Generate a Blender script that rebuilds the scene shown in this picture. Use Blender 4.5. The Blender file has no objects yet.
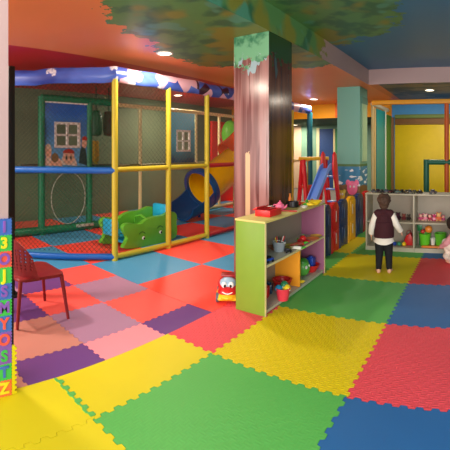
import bpy, bmesh, math, random
from mathutils import Vector, Matrix
random.seed(7)
PI = math.pi
S = bpy.context.scene
COL = S.collection
USE_PANO = True

# ------------------------------------------------------------------ camera (a phone panorama: central cylindrical projection)
F, HY, CAMZ, YAW = 391.0, 149.0, 1.45, 0.648
cam = bpy.data.cameras.new('camera')
camo = bpy.data.objects.new('camera', cam); COL.objects.link(camo)
camo.location = (0, 0, CAMZ); camo.rotation_euler = (PI/2, 0, YAW)
cam.clip_start = .02; cam.clip_end = 60
if USE_PANO:
    cam.type = 'PANO'; cam.panorama_type = 'CENTRAL_CYLINDRICAL'
    cam.central_cylindrical_radius = 1.0
    cam.central_cylindrical_range_u_min = -225/F; cam.central_cylindrical_range_u_max = 225/F
    cam.central_cylindrical_range_v_min = -(450-HY)/F; cam.central_cylindrical_range_v_max = HY/F
else:
    cam.sensor_width = 36; cam.lens = 36*F/450*0.93; cam.shift_y = -(225-HY)/450
S.camera = camo
S.view_settings.view_transform = 'Standard'; S.view_settings.look = 'None'
S.view_settings.gamma = 1; S.view_settings.use_curve_mapping = False
S.view_settings.exposure = 0.0
S.cycles.use_denoising = True
S.cycles.max_bounces = 7; S.cycles.diffuse_bounces = 5

def ray(x):                       # ground direction seen in picture column x
    t = (x-225)/F - YAW
    return Vector((math.sin(t), math.cos(t), 0))
def at(x, y, z):                  # where the sight line through (x, y) meets height z
    d = F*(CAMZ-z)/(y-HY); p = ray(x)*d
    return Vector((p.x, p.y, z))
def at_a(x, y, a):                # ... meets the plane A = a
    r = ray(x); d = a/r.x
    return Vector((a, r.y*d, CAMZ-(y-HY)*d/F))
def at_b(x, y, b):
    r = ray(x); d = b/r.y
    return Vector((r.x*d, b, CAMZ-(y-HY)*d/F))

# ------------------------------------------------------------------ materials
def lin(c):
    return tuple(((v/255)/12.92 if v/255 <= .04045 else ((v/255+.055)/1.055)**2.4) for v in c) + (1,)
MATS = {}
class NT:
    def __init__(s, name):
        s.m = bpy.data.materials.new(name); s.m.use_nodes = True
        s.t = s.m.node_tree; s.b = s.t.nodes['Principled BSDF']
    def n(s, typ, **kw):
        nd = s.t.nodes.new(typ)
        for k, v in kw.items(): setattr(nd, k, v)
        return nd
    def l(s, a, b): s.t.links.new(a, b)
    def val(s, sock, v):
        if hasattr(v, 'links') or isinstance(v, bpy.types.NodeSocket): s.l(v, sock)
        else: sock.default_value = v
    def math(s, op, a, b=0.0):
        nd = s.n('ShaderNodeMath', operation=op); s.val(nd.inputs[0], a); s.val(nd.inputs[1], b); return nd.outputs[0]
    def mix(s, f, a, b):
        nd = s.n('ShaderNodeMix', data_type='RGBA'); s.val(nd.inputs[0], f)
        s.val(nd.inputs[6], a); s.val(nd.inputs[7], b); return nd.outputs[2]
    def pos(s, obj=False):
        if obj: return s.n('ShaderNodeTexCoord').outputs['Object']
        return s.n('ShaderNodeNewGeometry').outputs['Position']
    def noise(s, vec, scale, detail=3.0, rough=.5):
        nd = s.n('ShaderNodeTexNoise'); s.l(vec, nd.inputs['Vector'])
        nd.inputs['Scale'].default_value = scale; nd.inputs['Detail'].default_value = detail
        nd.inputs['Roughness'].default_value = rough
        return nd.outputs[0]
    def scalev(s, vec, k):
        nd = s.n('ShaderNodeVectorMath', operation='MULTIPLY'); s.l(vec, nd.inputs[0]); nd.inputs[1].default_value = k
        return nd.outputs[0]
    def sep(s, vec):
        nd = s.n('ShaderNodeSeparateXYZ'); s.l(vec, nd.inputs[0]); return nd.outputs
    def step(s, v, lo, hi):
        nd = s.n('ShaderNodeMapRange'); s.l(v, nd.inputs[0]); nd.inputs[1].default_value = lo; nd.inputs[2].default_value = hi
        return nd.outputs[0]
    def bump(s, h, strength=.3, dist=.01):
        nd = s.n('ShaderNodeBump'); nd.inputs['Strength'].default_value = strength; nd.inputs['Distance'].default_value = dist
        s.l(h, nd.inputs['Height']); s.l(nd.outputs[0], s.b.inputs['Normal'])
def mat(name, c, rough=.5, spec=.4, vary=.06, scale=9, metal=0, bump=0, bscale=120, alpha=None):
    if name in MATS: return MATS[name]
    k = NT(name); k.b.inputs['Roughness'].default_value = rough; k.b.inputs['Specular IOR Level'].default_value = spec
    k.b.inputs['Metallic'].default_value = metal
    base = lin(c); v = k.noise(k.pos(True), scale)
    dk = tuple(x*(1-vary*2) for x in base[:3])+(1,); lt = tuple(min(1, x*(1+vary*2)) for x in base[:3])+(1,)
    k.l(k.mix(v, dk, lt), k.b.inputs['Base Color'])
    if bump: k.bump(k.noise(k.pos(True), bscale, 2), bump, .004)
    MATS[name] = k.m; return k.m
def foam(name, c, weave=0.0, rough=.55):
    if name in MATS: return MATS[name]
    k = NT(name); k.b.inputs['Roughness'].default_value = rough; k.b.inputs['Specular IOR Level'].default_value = .35
    p = k.pos(); base = lin(c)
    v = k.noise(p, 2.2, 4)
    dk = tuple(x*.9 for x in base[:3])+(1,); lt = tuple(min(1, x*1.08) for x in base[:3])+(1,)
    k.l(k.mix(v, dk, lt), k.b.inputs['Base Color'])
    fine = k.noise(p, 260, 2)
    if weave:
        x, y, z = k.sep(p); w = 2*PI/.075
        sx = k.math('SINE', k.math('MULTIPLY', x, w)); sy = k.math('SINE', k.math('MULTIPLY', y, w))
        ch = k.math('GREATER_THAN', k.math('MULTIPLY', sx, sy), 0.0)
        rx = k.math('ABSOLUTE', k.math('SINE', k.math('MULTIPLY', x, w*2))); ry = k.math('ABSOLUTE', k.math('SINE', k.math('MULTIPLY', y, w*2)))
        inv = k.math('SUBTRACT', 1.0, ch)
        h = k.math('ADD', k.math('MULTIPLY', rx, ch), k.math('MULTIPLY', ry, inv))
        h = k.math('ADD', h, k.math('MULTIPLY', fine, .3))
        k.bump(h, weave, .006)
    else:
        k.bump(fine, .15, .003)
    MATS[name] = k.m; return k.m
def emit(name, c, s):
    if name in MATS: return MATS[name]
    k = NT(name); k.b.inputs['Base Color'].default_value = lin(c)
    k.b.inputs['Emission Color'].default_value = lin(c); k.b.inputs['Emission Strength'].default_value = s
    MATS[name] = k.m; return k.m

# ------------------------------------------------------------------ mesh building
class MB:
    def __init__(s): s.bm = bmesh.new()
    def box(s, c, d, rz=0, bev=0, rot=None, seg=2):
        R = rot if rot is not None else Matrix.Rotation(rz, 4, 'Z')
        r = bmesh.ops.create_cube(s.bm, size=1, matrix=Matrix.Translation(c) @ R @ Matrix.Diagonal((d[0], d[1], d[2], 1)))
        if bev:
            es = list({e for v in r['verts'] for e in v.link_edges})
            bmesh.ops.bevel(s.bm, geom=es, offset=bev, segments=seg, affect='EDGES', profile=.5)
        return s
    def span(s, a0, a1, b0, b1, z0, z1, bev=0):
        return s.box(((a0+a1)/2, (b0+b1)/2, (z0+z1)/2), (abs(a1-a0), abs(b1-b0), abs(z1-z0)), bev=bev)
    def cyl(s, p0, p1, r0, r1=None, seg=16):
        r1 = r0 if r1 is None else r1
        p0 = Vector(p0); p1 = Vector(p1); d = p1-p0
        q = d.to_track_quat('Z', 'Y').to_matrix().to_4x4()
        bmesh.ops.create_cone(s.bm, cap_ends=True, segments=seg, radius1=r0, radius2=r1, depth=d.length, matrix=Matrix.Translation((p0+p1)/2) @ q)
        return s
    def ell(s, c, r, rot=None, u=16, v=10):
        if not hasattr(r, '__len__'): r = (r, r, r)
        R = rot if rot is not None else Matrix.Identity(4)
        bmesh.ops.create_uvsphere(s.bm, u_segments=u, v_segments=v, radius=1, matrix=Matrix.Translation(c) @ R @ Matrix.Diagonal((r[0], r[1], r[2], 1)))
        return s
    def cap(s, p0, p1, r0, r1, seg=14):       # a tapered limb with round ends
        s.cyl(p0, p1, r0, r1, seg); s.ell(p0, r0, u=seg, v=8); s.ell(p1, r1, u=seg, v=8); return s
    def tube(s, pts, r, seg=12, closed=False, flat=None):
        pts = [Vector(p) for p in pts]; n = len(pts); rings = []
        rr = r if hasattr(r, '__len__') else [r]*n
        up = None
        for i, p in enumerate(pts):
            if closed: t = pts[(i+1) % n]-pts[i-1]
            else: t = pts[min(i+1, n-1)]-pts[max(i-1, 0)]
            t.normalize()
            if up is None:
                up = Vector((0, 0, 1)) if abs(t.z) < .9 else Vector((1, 0, 0))
            sd = t.cross(up); sd.normalize(); up = sd.cross(t); up.normalize()
            ring = []
            for k in range(seg):
                an = 2*PI*k/seg; ca, sa = math.cos(an), math.sin(an)
                if flat: ring.append(s.bm.verts.new(p + sd*ca*flat[0] + up*sa*flat[1]))
                else: ring.append(s.bm.verts.new(p + sd*ca*rr[i] + up*sa*rr[i]))
            rings.append(ring)
        for i in range(n if closed else n-1):
            A, B = rings[i], rings[(i+1) % n]
            for k in range(seg):
                s.bm.faces.new((A[k], A[(k+1) % seg], B[(k+1) % seg], B[k]))
        if not closed:
            s.bm.faces.new(rings[0][::-1]); s.bm.faces.new(rings[-1])
        return s
    def shell(s, pts, r, th, seg=24):          # hollow tube, open at both ends
        pts = [Vector(p) for p in pts]; n = len(pts); out, inn = [], []
        up = Vector((0, 0, 1))
        for i, p in enumerate(pts):
            t = pts[min(i+1, n-1)]-pts[max(i-1, 0)]; t.normalize()
            sd = t.cross(up); sd.normalize(); up = sd.cross(t); up.normalize()
            for lst, rad in ((out, r), (inn, r-th)):
                lst.append([s.bm.verts.new(p + sd*math.cos(2*PI*k/seg)*rad + up*math.sin(2*PI*k/seg)*rad) for k in range(seg)])
        for k in range(seg):
            k2 = (k+1) % seg
            for i in range(n-1):
                s.bm.faces.new((out[i][k], out[i][k2], out[i+1][k2], out[i+1][k]))
                s.bm.faces.new((inn[i][k2], inn[i][k], inn[i+1][k], inn[i+1][k2]))
            s.bm.faces.new((out[0][k2], out[0][k], inn[0][k], inn[0][k2]))
            s.bm.faces.new((out[-1][k], out[-1][k2], inn[-1][k2], inn[-1][k]))
        return s
    def lathe(s, prof, c=(0, 0, 0), seg=20, ring=False):
        c = Vector(c); rings = []
        for r, z in prof:
            rings.append([s.bm.verts.new(c + Vector((max(r, 1e-4)*math.cos(2*PI*k/seg), max(r, 1e-4)*math.sin(2*PI*k/seg), z))) for k in range(seg)])
        for A, B in zip(rings, rings[1:]):
            for k in range(seg): s.bm.faces.new((A[k], A[(k+1) % seg], B[(k+1) % seg], B[k]))
        if ring:
            A, B = rings[-1], rings[0]
            for k in range(seg): s.bm.faces.new((A[k], A[(k+1) % seg], B[(k+1) % seg], B[k]))
        else:
            s.bm.faces.new(rings[0][::-1]); s.bm.faces.new(rings[-1])
        return s
    def prism(s, pts, axis, lo, hi, bev=0):    # outline extruded along an axis; pts are the other two coordinates
        def P(p, h):
            return {'a': (h, p[0], p[1]), 'b': (p[0], h, p[1]), 'z': (p[0], p[1], h)}[axis]
        A = [s.bm.verts.new(P(p, lo)) for p in pts]; B = [s.bm.verts.new(P(p, hi)) for p in pts]
        f1 = s.bm.faces.new(A[::-1]); f2 = s.bm.faces.new(B); n = len(pts)
        for i in range(n): s.bm.faces.new((A[i], A[(i+1) % n], B[(i+1) % n], B[i]))
        if bev:
            es = list(f1.edges)+list(f2.edges)
            bmesh.ops.bevel(s.bm, geom=es, offset=bev, segments=2, affect='EDGES', profile=.5)
        return s
    def mesh(s, me, mtx):
        b2 = bmesh.new(); b2.from_mesh(me); b2.transform(mtx)
        tmp = bpy.data.meshes.new('tmp'); b2.to_mesh(tmp); b2.free(); s.bm.from_mesh(tmp); bpy.data.meshes.remove(tmp); return s
def obj(name, mb, m, parent=None, loc=None, smooth=35, remesh=0, sub=0, smoothit=0):
    bm = mb.bm; bmesh.ops.recalc_face_normals(bm, faces=bm.faces)
    me = bpy.data.meshes.new(name); bm.to_mesh(me); bm.free()
    if remesh:
        t = bpy.data.objects.new('tmp', me); COL.objects.link(t)
        md = t.modifiers.new('r', 'REMESH'); md.mode = 'VOXEL'; md.voxel_size = remesh
        if smoothit:
            sm = t.modifiers.new('s', 'SMOOTH'); sm.factor = .5; sm.iterations = smoothit
        dg = bpy.context.evaluated_depsgraph_get(); dg.update()
        me2 = bpy.data.meshes.new_from_object(t.evaluated_get(dg)); bpy.data.objects.remove(t); me = me2; me.name = name
    for x in (m if isinstance(m, (list, tuple)) else [m]): me.materials.append(x)
    if smooth:
        me.polygons.foreach_set('use_smooth', [True]*len(me.polygons))
        me.set_sharp_from_angle(angle=math.radians(smooth if not remesh else 80))
    o = bpy.data.objects.new(name, me); COL.objects.link(o)
    if parent is not None: o.parent = parent
    if loc is not None: o.location = loc
    return o
def tag(o, label, cat, group=None, kind=None):
    o['label'] = label; o['category'] = cat
    if group: o['group'] = group
    if kind: o['kind'] = kind
    return o
def thing(name, label, cat, loc=(0, 0, 0), rz=0, group=None):
    o = bpy.data.objects.new(name, None); COL.objects.link(o); o.empty_display_size = .1
    o.location = loc; o.rotation_euler = (0, 0, rz)
    return tag(o, label, cat, group)
def struct(name, mb, m, label=None, smooth=0):
    o = obj(name, mb, m, smooth=smooth); o['kind'] = 'structure'
    if label: o['label'] = label
    return o
def dup(root, loc, rz=None, label=None, group=None):
    r = root.copy(); COL.objects.link(r); r.location = loc
    if rz is not None: r.rotation_euler = (0, 0, rz)
    if label: r['label'] = label
    if group: r['group'] = group
    for ch in [c for c in bpy.data.objects if c.parent == root]:
        c = ch.copy(); COL.objects.link(c); c.parent = r
        for g in [q for q in bpy.data.objects if q.parent == ch]:
            d = g.copy(); COL.objects.link(d); d.parent = c
    return r
def setmat(o, m):
    o.data = o.data.copy(); o.data.materials.clear(); o.data.materials.append(m)

# ------------------------------------------------------------------ the setting
ZL, ZC = 2.69, 2.98        # low ceiling, coffered ceiling
def leaf_ceiling(name, base, blobs, extra=None):
    k = NT(name); k.b.inputs['Roughness'].default_value = .38; k.b.inputs['Specular IOR Level'].default_value = .35
    p = k.pos(); x, y, z = k.sep(p)
    col = lin(base)
    tint = k.noise(p, .8, 3)
    base_out = k.mix(tint, tuple(v*.88 for v in col[:3])+(1,), tuple(min(1, v*1.1) for v in col[:3])+(1,))
    if extra: base_out = extra(k, p, x, y, base_out)
    nz = k.noise(p, 5.5, 4, .6); m = None
    for (cx, cy, r) in blobs:
        dx = k.math('SUBTRACT', x, cx); dy = k.math('SUBTRACT', y, cy)
        d = k.math('SQRT', k.math('ADD', k.math('MULTIPLY', dx, dx), k.math('MULTIPLY', dy, dy)))
        d = k.math('ADD', d, k.math('MULTIPLY', k.math('SUBTRACT', nz, .5), .75))
        f = k.math('LESS_THAN', d, r); m = f if m is None else k.math('MAXIMUM', m, f)
    g = k.mix(k.step(k.noise(p, 3.2, 3), .42, .52), lin((56, 112, 80)), lin((90, 142, 86)))
    g = k.mix(k.step(k.noise(k.scalev(p, (1, 1, 1)), 1.7, 2), .52, .6), g, lin((134, 136, 58)))
    g = k.mix(k.step(k.noise(p, 2.4, 2), .6, .66), g, lin((84, 150, 126)))
    k.l(k.mix(m, base_out, g), k.b.inputs['Base Color'])
    return k.m
BL_L = [(-2.1, 2.95, 1.2), (-2.6, 3.8, 1.12), (-2.45, 4.45, .95), (-3.3, 4.3, .5)]
def redpart(k, p, x, y, base):
    edge = k.math('ADD', x, k.math('MULTIPLY', y, .05))
    f = k.math('LESS_THAN', edge, -4.26)
    g = k.math('LESS_THAN', y, 9.2)
    return k.mix(k.math('MULTIPLY', f, g), base, lin((196, 30, 44)))
m_ceil_l = leaf_ceiling('ceiling_orange_paint', (240, 142, 84), BL_L, redpart)
m_ceil_c = leaf_ceiling('ceiling_teal_paint', (44, 120, 166), [(-1.75, 4.0, .9), (-1.6, 3.0, .9), (-1.5, 4.55, .55), (-2.0, 5.0, .4)])
m_beam = leaf_ceiling('beam_paint', (176, 148, 146), [(-2.1, 3.3, 1.7)])
m_pinkwall = mat('pink_wall_paint', (192, 162, 160), .6, vary=.02)
m_olive = mat('olive_wall_paint', (108, 120, 92), .7, vary=.04)
struct('floor', MB().span(-7.4, 3.6, -3.1, 13.1, -.1, -.012), mat('grey_floor', (110, 105, 100), .7))
struct('ceiling', MB().span(-2.09, 3.6, -3.1, 7.25, ZC, ZC+.1), m_ceil_c, 'teal painted recessed ceiling with green tree leaves')
lo_c = struct('ceiling_left', MB().span(-7.4, -2.09, -3.1, 10.0, ZL, ZC+.1), [m_ceil_l, m_beam], 'orange painted lower ceiling with tree crown and red zone')
for pl in lo_c.data.polygons:
    if pl.normal.x > .9: pl.material_index = 1
def skyc(name):
    k = NT(name); k.b.inputs['Roughness'].default_value = .4
    p = k.pos(); n1 = k.noise(k.scalev(p, (1, 2.2, 1)), 1.3, 4)
    c = k.mix(k.step(n1, .5, .54), lin((26, 44, 74)), lin((112, 100, 92)))
    x, y, z = k.sep(p); f = k.math('LESS_THAN', k.math('ADD', x, k.math('MULTIPLY', y, .02)), -1.75)
    k.l(k.mix(f, c, lin((214, 116, 60))), k.b.inputs['Base Color'])
    return k.m
hi_c = struct('ceiling_right', MB().span(-2.09, 3.6, 7.25, 10.0, ZL, ZC+.1), [skyc('ceiling_night_paint'), m_beam], 'dark blue painted ceiling beyond the pinkish beam')
for pl in hi_c.data.polygons:
    if pl.normal.y < -.9: pl.material_index = 1
low2 = struct('ceiling_back', MB().span(-7.4, 3.6, 10.0, 13.1, 2.3, ZC+.1), [mat('dark_green_soffit', (52, 78, 60), .7), mat('yellow_soffit', (240, 168, 26), .6, vary=.03)])
for pl in low2.data.polygons:
    if pl.normal.y < -.9: pl.material_index = 1
struct('trim_1', MB().span(-3.83, -3.5, 9.97, 10.0, 2.31, ZL), mat('orange_soffit', (236, 112, 30), .6))
struct('trim_2', MB().span(-4.66, -4.6, 9.96, 10.0, 2.30, ZL), mat('cream_strip', (226, 205, 160), .6))
struct('wall_outer', MB().span(-7.5, -7.3, -3.1, 13.1, -.1, ZC), m_olive)
struct('wall_back', MB().span(-7.4, 3.6, 13.0, 13.2, -.1, ZC), mat('teal_wall_paint', (112, 152, 132), .65))
struct('wall_right', MB().span(3.5, 3.7, -3.1, 13.1, -.1, ZC+.1), mat('teal_side_paint', (120, 150, 150), .65))
struct('wall_front', MB().span(-7.4, 3.6, -3.2, -3.0, -.1, ZC+.1), mat('warm_wall_paint', (215, 190, 165), .65))
struct('wall_left', MB().span(-2.42, -2.155, -3.1, .832, -.012, ZL), m_pinkwall, 'pale pink wall end at the left edge')
# far wall painted bands and the blue door
def far(name, x0, x1, y0, y1, c, t=.02):
    p = at_b(x0, y0, 13.0-t); q = at_b(x1, y1, 13.0-t)
    return struct(name, MB().span(p.x, q.x, 13.0-t, 13.0, max(0, q.z), min(2.3, p.z)), mat('paint_'+name+str(c[0]), c, .6))
far('trim_3', 286, 301, 120, 215, (206, 178, 150))
far('trim_4', 316.5, 319.3, 128, 215, (214, 206, 160))
far('door_1', 319.5, 333, 129, 215, (34, 66, 120))
far('trim_5', 333.2, 335, 129, 215, (210, 200, 150))
far('trim_6', 335.2, 340, 129, 215, (60, 130, 90))

# two square columns: one painted as a tree, one teal
def trunk_mat():
    k = NT('tree_mural'); k.b.inputs['Roughness'].default_value = .17; k.b.inputs['Specular IOR Level'].default_value = .55
    p = k.pos(); x, y, z = k.sep(p)
    n1 = k.noise(k.scalev(p, (9, 9, .55)), 1.0, 3)
    n2 = k.noise(k.scalev(p, (22, 22, .8)), 1.0, 2)
    c = k.mix(k.step(n1, .38, .62), lin((112, 66, 62)), lin((158, 110, 104)))
    c = k.mix(k.step(n2, .56, .62), c, lin((98, 44, 40)))
    # branching gaps with pale blue sky near the crown
    gap = k.noise(k.scalev(p, (11, 11, 2.2)), 1.0, 1)
    gz = k.step(z, 1.75, 2.3)
    gm = k.math('GREATER_THAN', k.math('MULTIPLY', gap, gz), .56)
    c = k.mix(gm, c, lin((140, 162, 168)))
    # bark, gaps and leaves take darker colours on the side round the corner
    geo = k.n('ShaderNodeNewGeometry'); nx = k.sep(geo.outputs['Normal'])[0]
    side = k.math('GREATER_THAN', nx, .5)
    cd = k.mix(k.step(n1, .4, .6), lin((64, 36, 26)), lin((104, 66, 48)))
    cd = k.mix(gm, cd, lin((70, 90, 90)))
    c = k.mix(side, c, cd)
    nz = k.noise(p, 9, 4, .65)
    lf = k.math('GREATER_THAN', k.math('ADD', z, k.math('MULTIPLY', k.math('SUBTRACT', nz, .5), .6)), 2.41)
    g = k.mix(k.step(k.noise(p, 7, 3), .42, .55), lin((52, 110, 78)), lin((104, 158, 118)))
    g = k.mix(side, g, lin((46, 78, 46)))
    c = k.mix(lf, c, g)
    # a cream trunk stripe low on the near face
    st = k.math('MULTIPLY', k.math('LESS_THAN', k.math('ABSOLUTE', k.math('ADD', x, 2.36)), .03), k.math('LESS_THAN', z, k.math('ADD', 1.25, k.math('MULTIPLY', nz, .3))))
    st = k.math('MULTIPLY', st, k.math('SUBTRACT', 1.0, side))
    c = k.mix(st, c, lin((206, 170, 128)))
    k.l(c, k.b.inputs['Base Color']); return k.m
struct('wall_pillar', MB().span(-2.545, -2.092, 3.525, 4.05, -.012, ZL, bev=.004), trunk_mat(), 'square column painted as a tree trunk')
def teal_mat():
    k = NT('teal_column_mural'); k.b.inputs['Roughness'].default_value = .5
    p = k.pos(); x, y, z = k.sep(p)
    teal = lin((100, 160, 144))
    sky = k.mix(k.step(k.noise(k.scalev(p, (3, 3, 7)), 1.6, 3), .56, .6), lin((42, 122, 160)), lin((225, 232, 230)))
    nz = k.noise(p, 3.0, 2)
    hill = k.math('LESS_THAN', k.math('ADD', z, k.math('MULTIPLY', nz, .35)), .92)
    sky = k.mix(hill, sky, lin((120, 88, 50)))
    low = k.math('LESS_THAN', z, 1.11); edge = k.math('LESS_THAN', k.math('ABSOLUTE', k.math('SUBTRACT', z, 1.125)), .025)
    c = k.mix(low, teal, sky); c = k.mix(edge, c, lin((70, 110, 60)))
    k.l(c, k.b.inputs['Base Color']); return k.m
struct('wall_column', MB().span(-2.78, -2.30, 7.36, 7.88, -.012, ZL, bev=.004), teal_mat(), 'square teal column with sky mural low down')
struct('trim_7', MB().span(-2.299, -2.280, 7.47, 7.80, 1.2, 2.36), mat('sage_panel', (160, 192, 152), .6))
struct('trim_8', MB().span(-2.299, -2.278, 7.44, 7.84, 2.36, 2.5), mat('dark_teal_panel', (90, 136, 120), .6))

# ------------------------------------------------------------------ foam mats
def teeth(p, q, period, h):
    p = Vector(p); q = Vector(q); L = (q-p).length; t = (q-p)/L; nrm = Vector((-t.y, t.x))
    n = max(2, round(L/period)); w = L/n; out = []
    for i in range(n):
        s0 = i*w
        if i == 0: out.append(p)
        for fx, hh in ((.18, -h), (.42, -h), (.40, h), (.98, h), (.96+.04, 0)) if False else ((.06, -h), (.46, -h), (.54, h), (.94, h)):
            out.append(p + t*(s0+fx*w) + nrm*hh)
    return out
EDG = {}
def edge(p, q, tooth, period, h):
    key = (round(p[0], 3), round(p[1], 3), round(q[0], 3), round(q[1], 3)); rk = key[2:]+key[:2]
    if rk in EDG: return EDG[rk][::-1]
    if not tooth:
        r = [Vector(p), Vector(q)]
    else:
        r = teeth(p, q, period, h)+[Vector(q)]
    EDG[key] = r; return r
def mat_tile(name, a0, a1, b0, b1, m, label, group, sides='1111', period=.088, h=.011, cat='foam mat'):
    c = [(a0, b0), (a1, b0), (a1, b1), (a0, b1)]; pts = []
    for i in range(4):
        e = edge(c[i], c[(i+1) % 4], sides[i] == '1', period, h)
        pts += e[:-1]
    cx, cy = (a0+a1)/2, (b0+b1)/2
    g = .0014
    pts2 = []
    n = len(pts)
    for i, p in enumerate(pts):       # a hairline gap to the neighbours
        t1 = (pts[i]-pts[i-1]); t2 = (pts[(i+1) % n]-pts[i]); t1.normalize(); t2.normalize()
        nn = Vector((-t1.y-t2.y, t1.x+t2.x)); 
        if nn.length > 1e-6: nn.normalize()
        pts2.append((p.x+nn.x*g-cx, p.y+nn.y*g-cy))
    mb = MB().prism(pts2, 'z', -.012, 0)
    o = obj(name, mb, m, loc=(cx, cy, 0), smooth=0)
    return tag(o, label, cat, group)
C = {'yellow': foam('foam_yellow', (226, 208, 14)), 'yellow_w': foam('foam_yellow_woven', (232, 206, 16), .4),
     'green': foam('foam_green', (92, 182, 84)), 'green_w': foam('foam_green_woven', (92, 184, 84), .13), 'red_w': foam('foam_coral_woven', (240, 80, 90), .4),
     'coral': foam('foam_coral', (226, 74, 80)), 'blue': foam('foam_blue', (44, 106, 164)),
     'play_red': foam('foam_play_red', (252, 76, 64), 0, .42), 'play_blue': foam('foam_play_blue', (72, 152, 198), 0, .42),
     'lilac': foam('foam_lilac', (172, 128, 160)), 'peach': foam('foam_peach', (200, 134, 120)), 'purple': foam('foam_purple', (108, 62, 132)),
     'pink': foam('foam_pink', (250, 148, 160)), 'small_red': foam('foam_small_red', (248, 92, 84))}
A0, B0, T = -1.752, 2.161, .995
GB = 'large interlocking floor mats by the toy shelf'
big = [(0, 0, 'yellow_w', 'big yellow woven-texture foam mat in front of the lime end of the toy shelf', '1111'),
 (0, -1, 'green_w', 'big green foam mat nearest the camera, left of the dark blue mat', '1111'),
 (1, 0, 'red_w', 'big coral red woven-texture foam mat right of the yellow one by the toy shelf', '1111'),
 (1, -1, 'blue', 'dark blue foam mat in the bottom right foreground', '1111'),
 (0, -2, 'yellow', 'yellow foam mat at the very bottom left, below the toothed seam', '1111'),
 (0, 1, 'green', 'green foam mat alongside the open front of the toy shelf', '1111'),
 (1, 1, 'blue', 'blue foam mat behind the coral woven mat on the right', '1111'),
 (0, 2, 'yellow', 'yellow foam mat the standing child stands on', '1111'),
 (1, 2, 'coral', 'smooth coral red foam mat right of the standing child', '1111'),
 (0, 3, 'green', 'green foam mat partly under the white toy shelf', '1111'),
 (1, 3, 'blue', 'blue foam mat under the right bay of the white toy shelf', '1111')]
for i, j, c, lab, sd in big:
    mat_tile('foam_mat', A0+T*i, A0+T*(i+1), B0+T*j, B0+T*(j+1), C[c], lab, GB, sd)
cutrow = [(-2, 'yellow', 'yellow foam mat strip at the foot of the letter-tiled wall'), (-1, 'yellow', 'long yellow foam mat strip between the purple small mats and the near green mat'),
 (0, 'red_w', 'coral woven foam mat strip left of the lime shelf end'), (1, 'green', 'green foam mat strip under the lime ended toy shelf'),
 (2, 'green', 'green foam mat strip at the foot of the near fence panels'), (3, 'yellow', 'yellow foam mat strip at the foot of the far fence panels'),
 (4, 'green', 'green foam mat strip at the far end of the fence')]
for j, c, lab in cutrow:
    b1 = B0+T*(j+1)
    mat_tile('foam_mat', -2.19, A0, B0+T*j, b1, C[c], lab, GB, '1110')
# green joining strip with teeth between two yellow mats
mb = MB(); yb = B0-T
pts = []
for i, p in enumerate(teeth((-2.185, yb-.012), (A0-.015, yb-.012), .088, .004)): pts.append((p.x, p.y))
top = teeth((A0-.015, yb+.014), (-2.185, yb+.014), .07, .013)
pts += [(p.x, p.y) for p in top]
o = obj('joining_strip', MB().prism(pts, 'z', .0004, .003), C['green'], smooth=0)
tag(o, 'narrow green toothed joining strip between two yellow mats on the left', 'mat edging')
GS = 'small interlocking floor mats by the red chair'
SA = [-4.13, -3.58, -3.03, -2.47, -2.19]; SB = [.40, .97, 1.55, 2.12, 2.70]
small = {(0, 3): ('small_red', 'small red foam mat by the blue floor pipe'), (0, 2): ('purple', 'small purple foam mat behind the red chair'),
 (1, 3): ('lilac', 'small lilac foam mat bordering the blue play mat'), (1, 2): ('small_red', 'small red foam mat just right of the red chair seat'), (1, 1): ('purple', 'small purple foam mat under the red chair'),
 (0, 1): ('lilac', 'small lilac foam mat behind the chair back'),
 (2, 3): ('small_red', 'small red foam mat next to the pink and purple strip mats'), (2, 2): ('lilac', 'small lilac foam mat between the peach and the red small mats'),
 (2, 1): ('peach', 'small peach foam mat in front of the red chair'),
 (3, 3): ('purple', 'short purple foam mat wedged between big red mat and yellow strip'), (3, 2): ('pink', 'short light pink foam mat along the yellow strip'),
 (3, 1): ('purple', 'short purple foam mat nearest the letter wall'), (3, 0): ('peach', 'short peach foam mat hidden partly behind the letter wall')}
for (i, j), (c, lab) in small.items():
    mat_tile('small_foam_mat', SA[i], SA[i+1], SB[j], SB[j+1], C[c], lab, GS, '1'+('0' if i == 3 else '1')+('0' if j == 3 else '1')+('0' if i == 0 else '1'), period=.072, h=.007)
GP = 'red and blue play mats under the soft play frame'
PA = [-2.195, -3.2, -4.13, -5.17, -6.2, -7.2]; PB = [1.70, 2.705, 3.74, 4.74, 5.74, 6.74, 7.74, 8.74, 9.74]
rows = ['first', 'second', 'third', 'fourth', 'fifth', 'sixth', 'seventh', 'eighth']
side = ['beside the toy shelf', 'outside along the yellow rail', 'just inside the yellow rail', 'in the second lane inside the frame', 'along the wall inside the frame']
for i in range(5):
    for j in range(8):
        if i < 2 and j < 1: continue
        if i == 4 and j < 1: continue
        red = (i+j) % 2 == 1
        mat_tile('play_mat', PA[i+1], PA[i], PB[j], PB[j+1], C['play_red' if red else 'play_blue'],
                 f"{'red' if red else 'blue'} play mat {side[i]}, {rows[j]} row from the chair", GP, '0000', cat='play mat')

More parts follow.
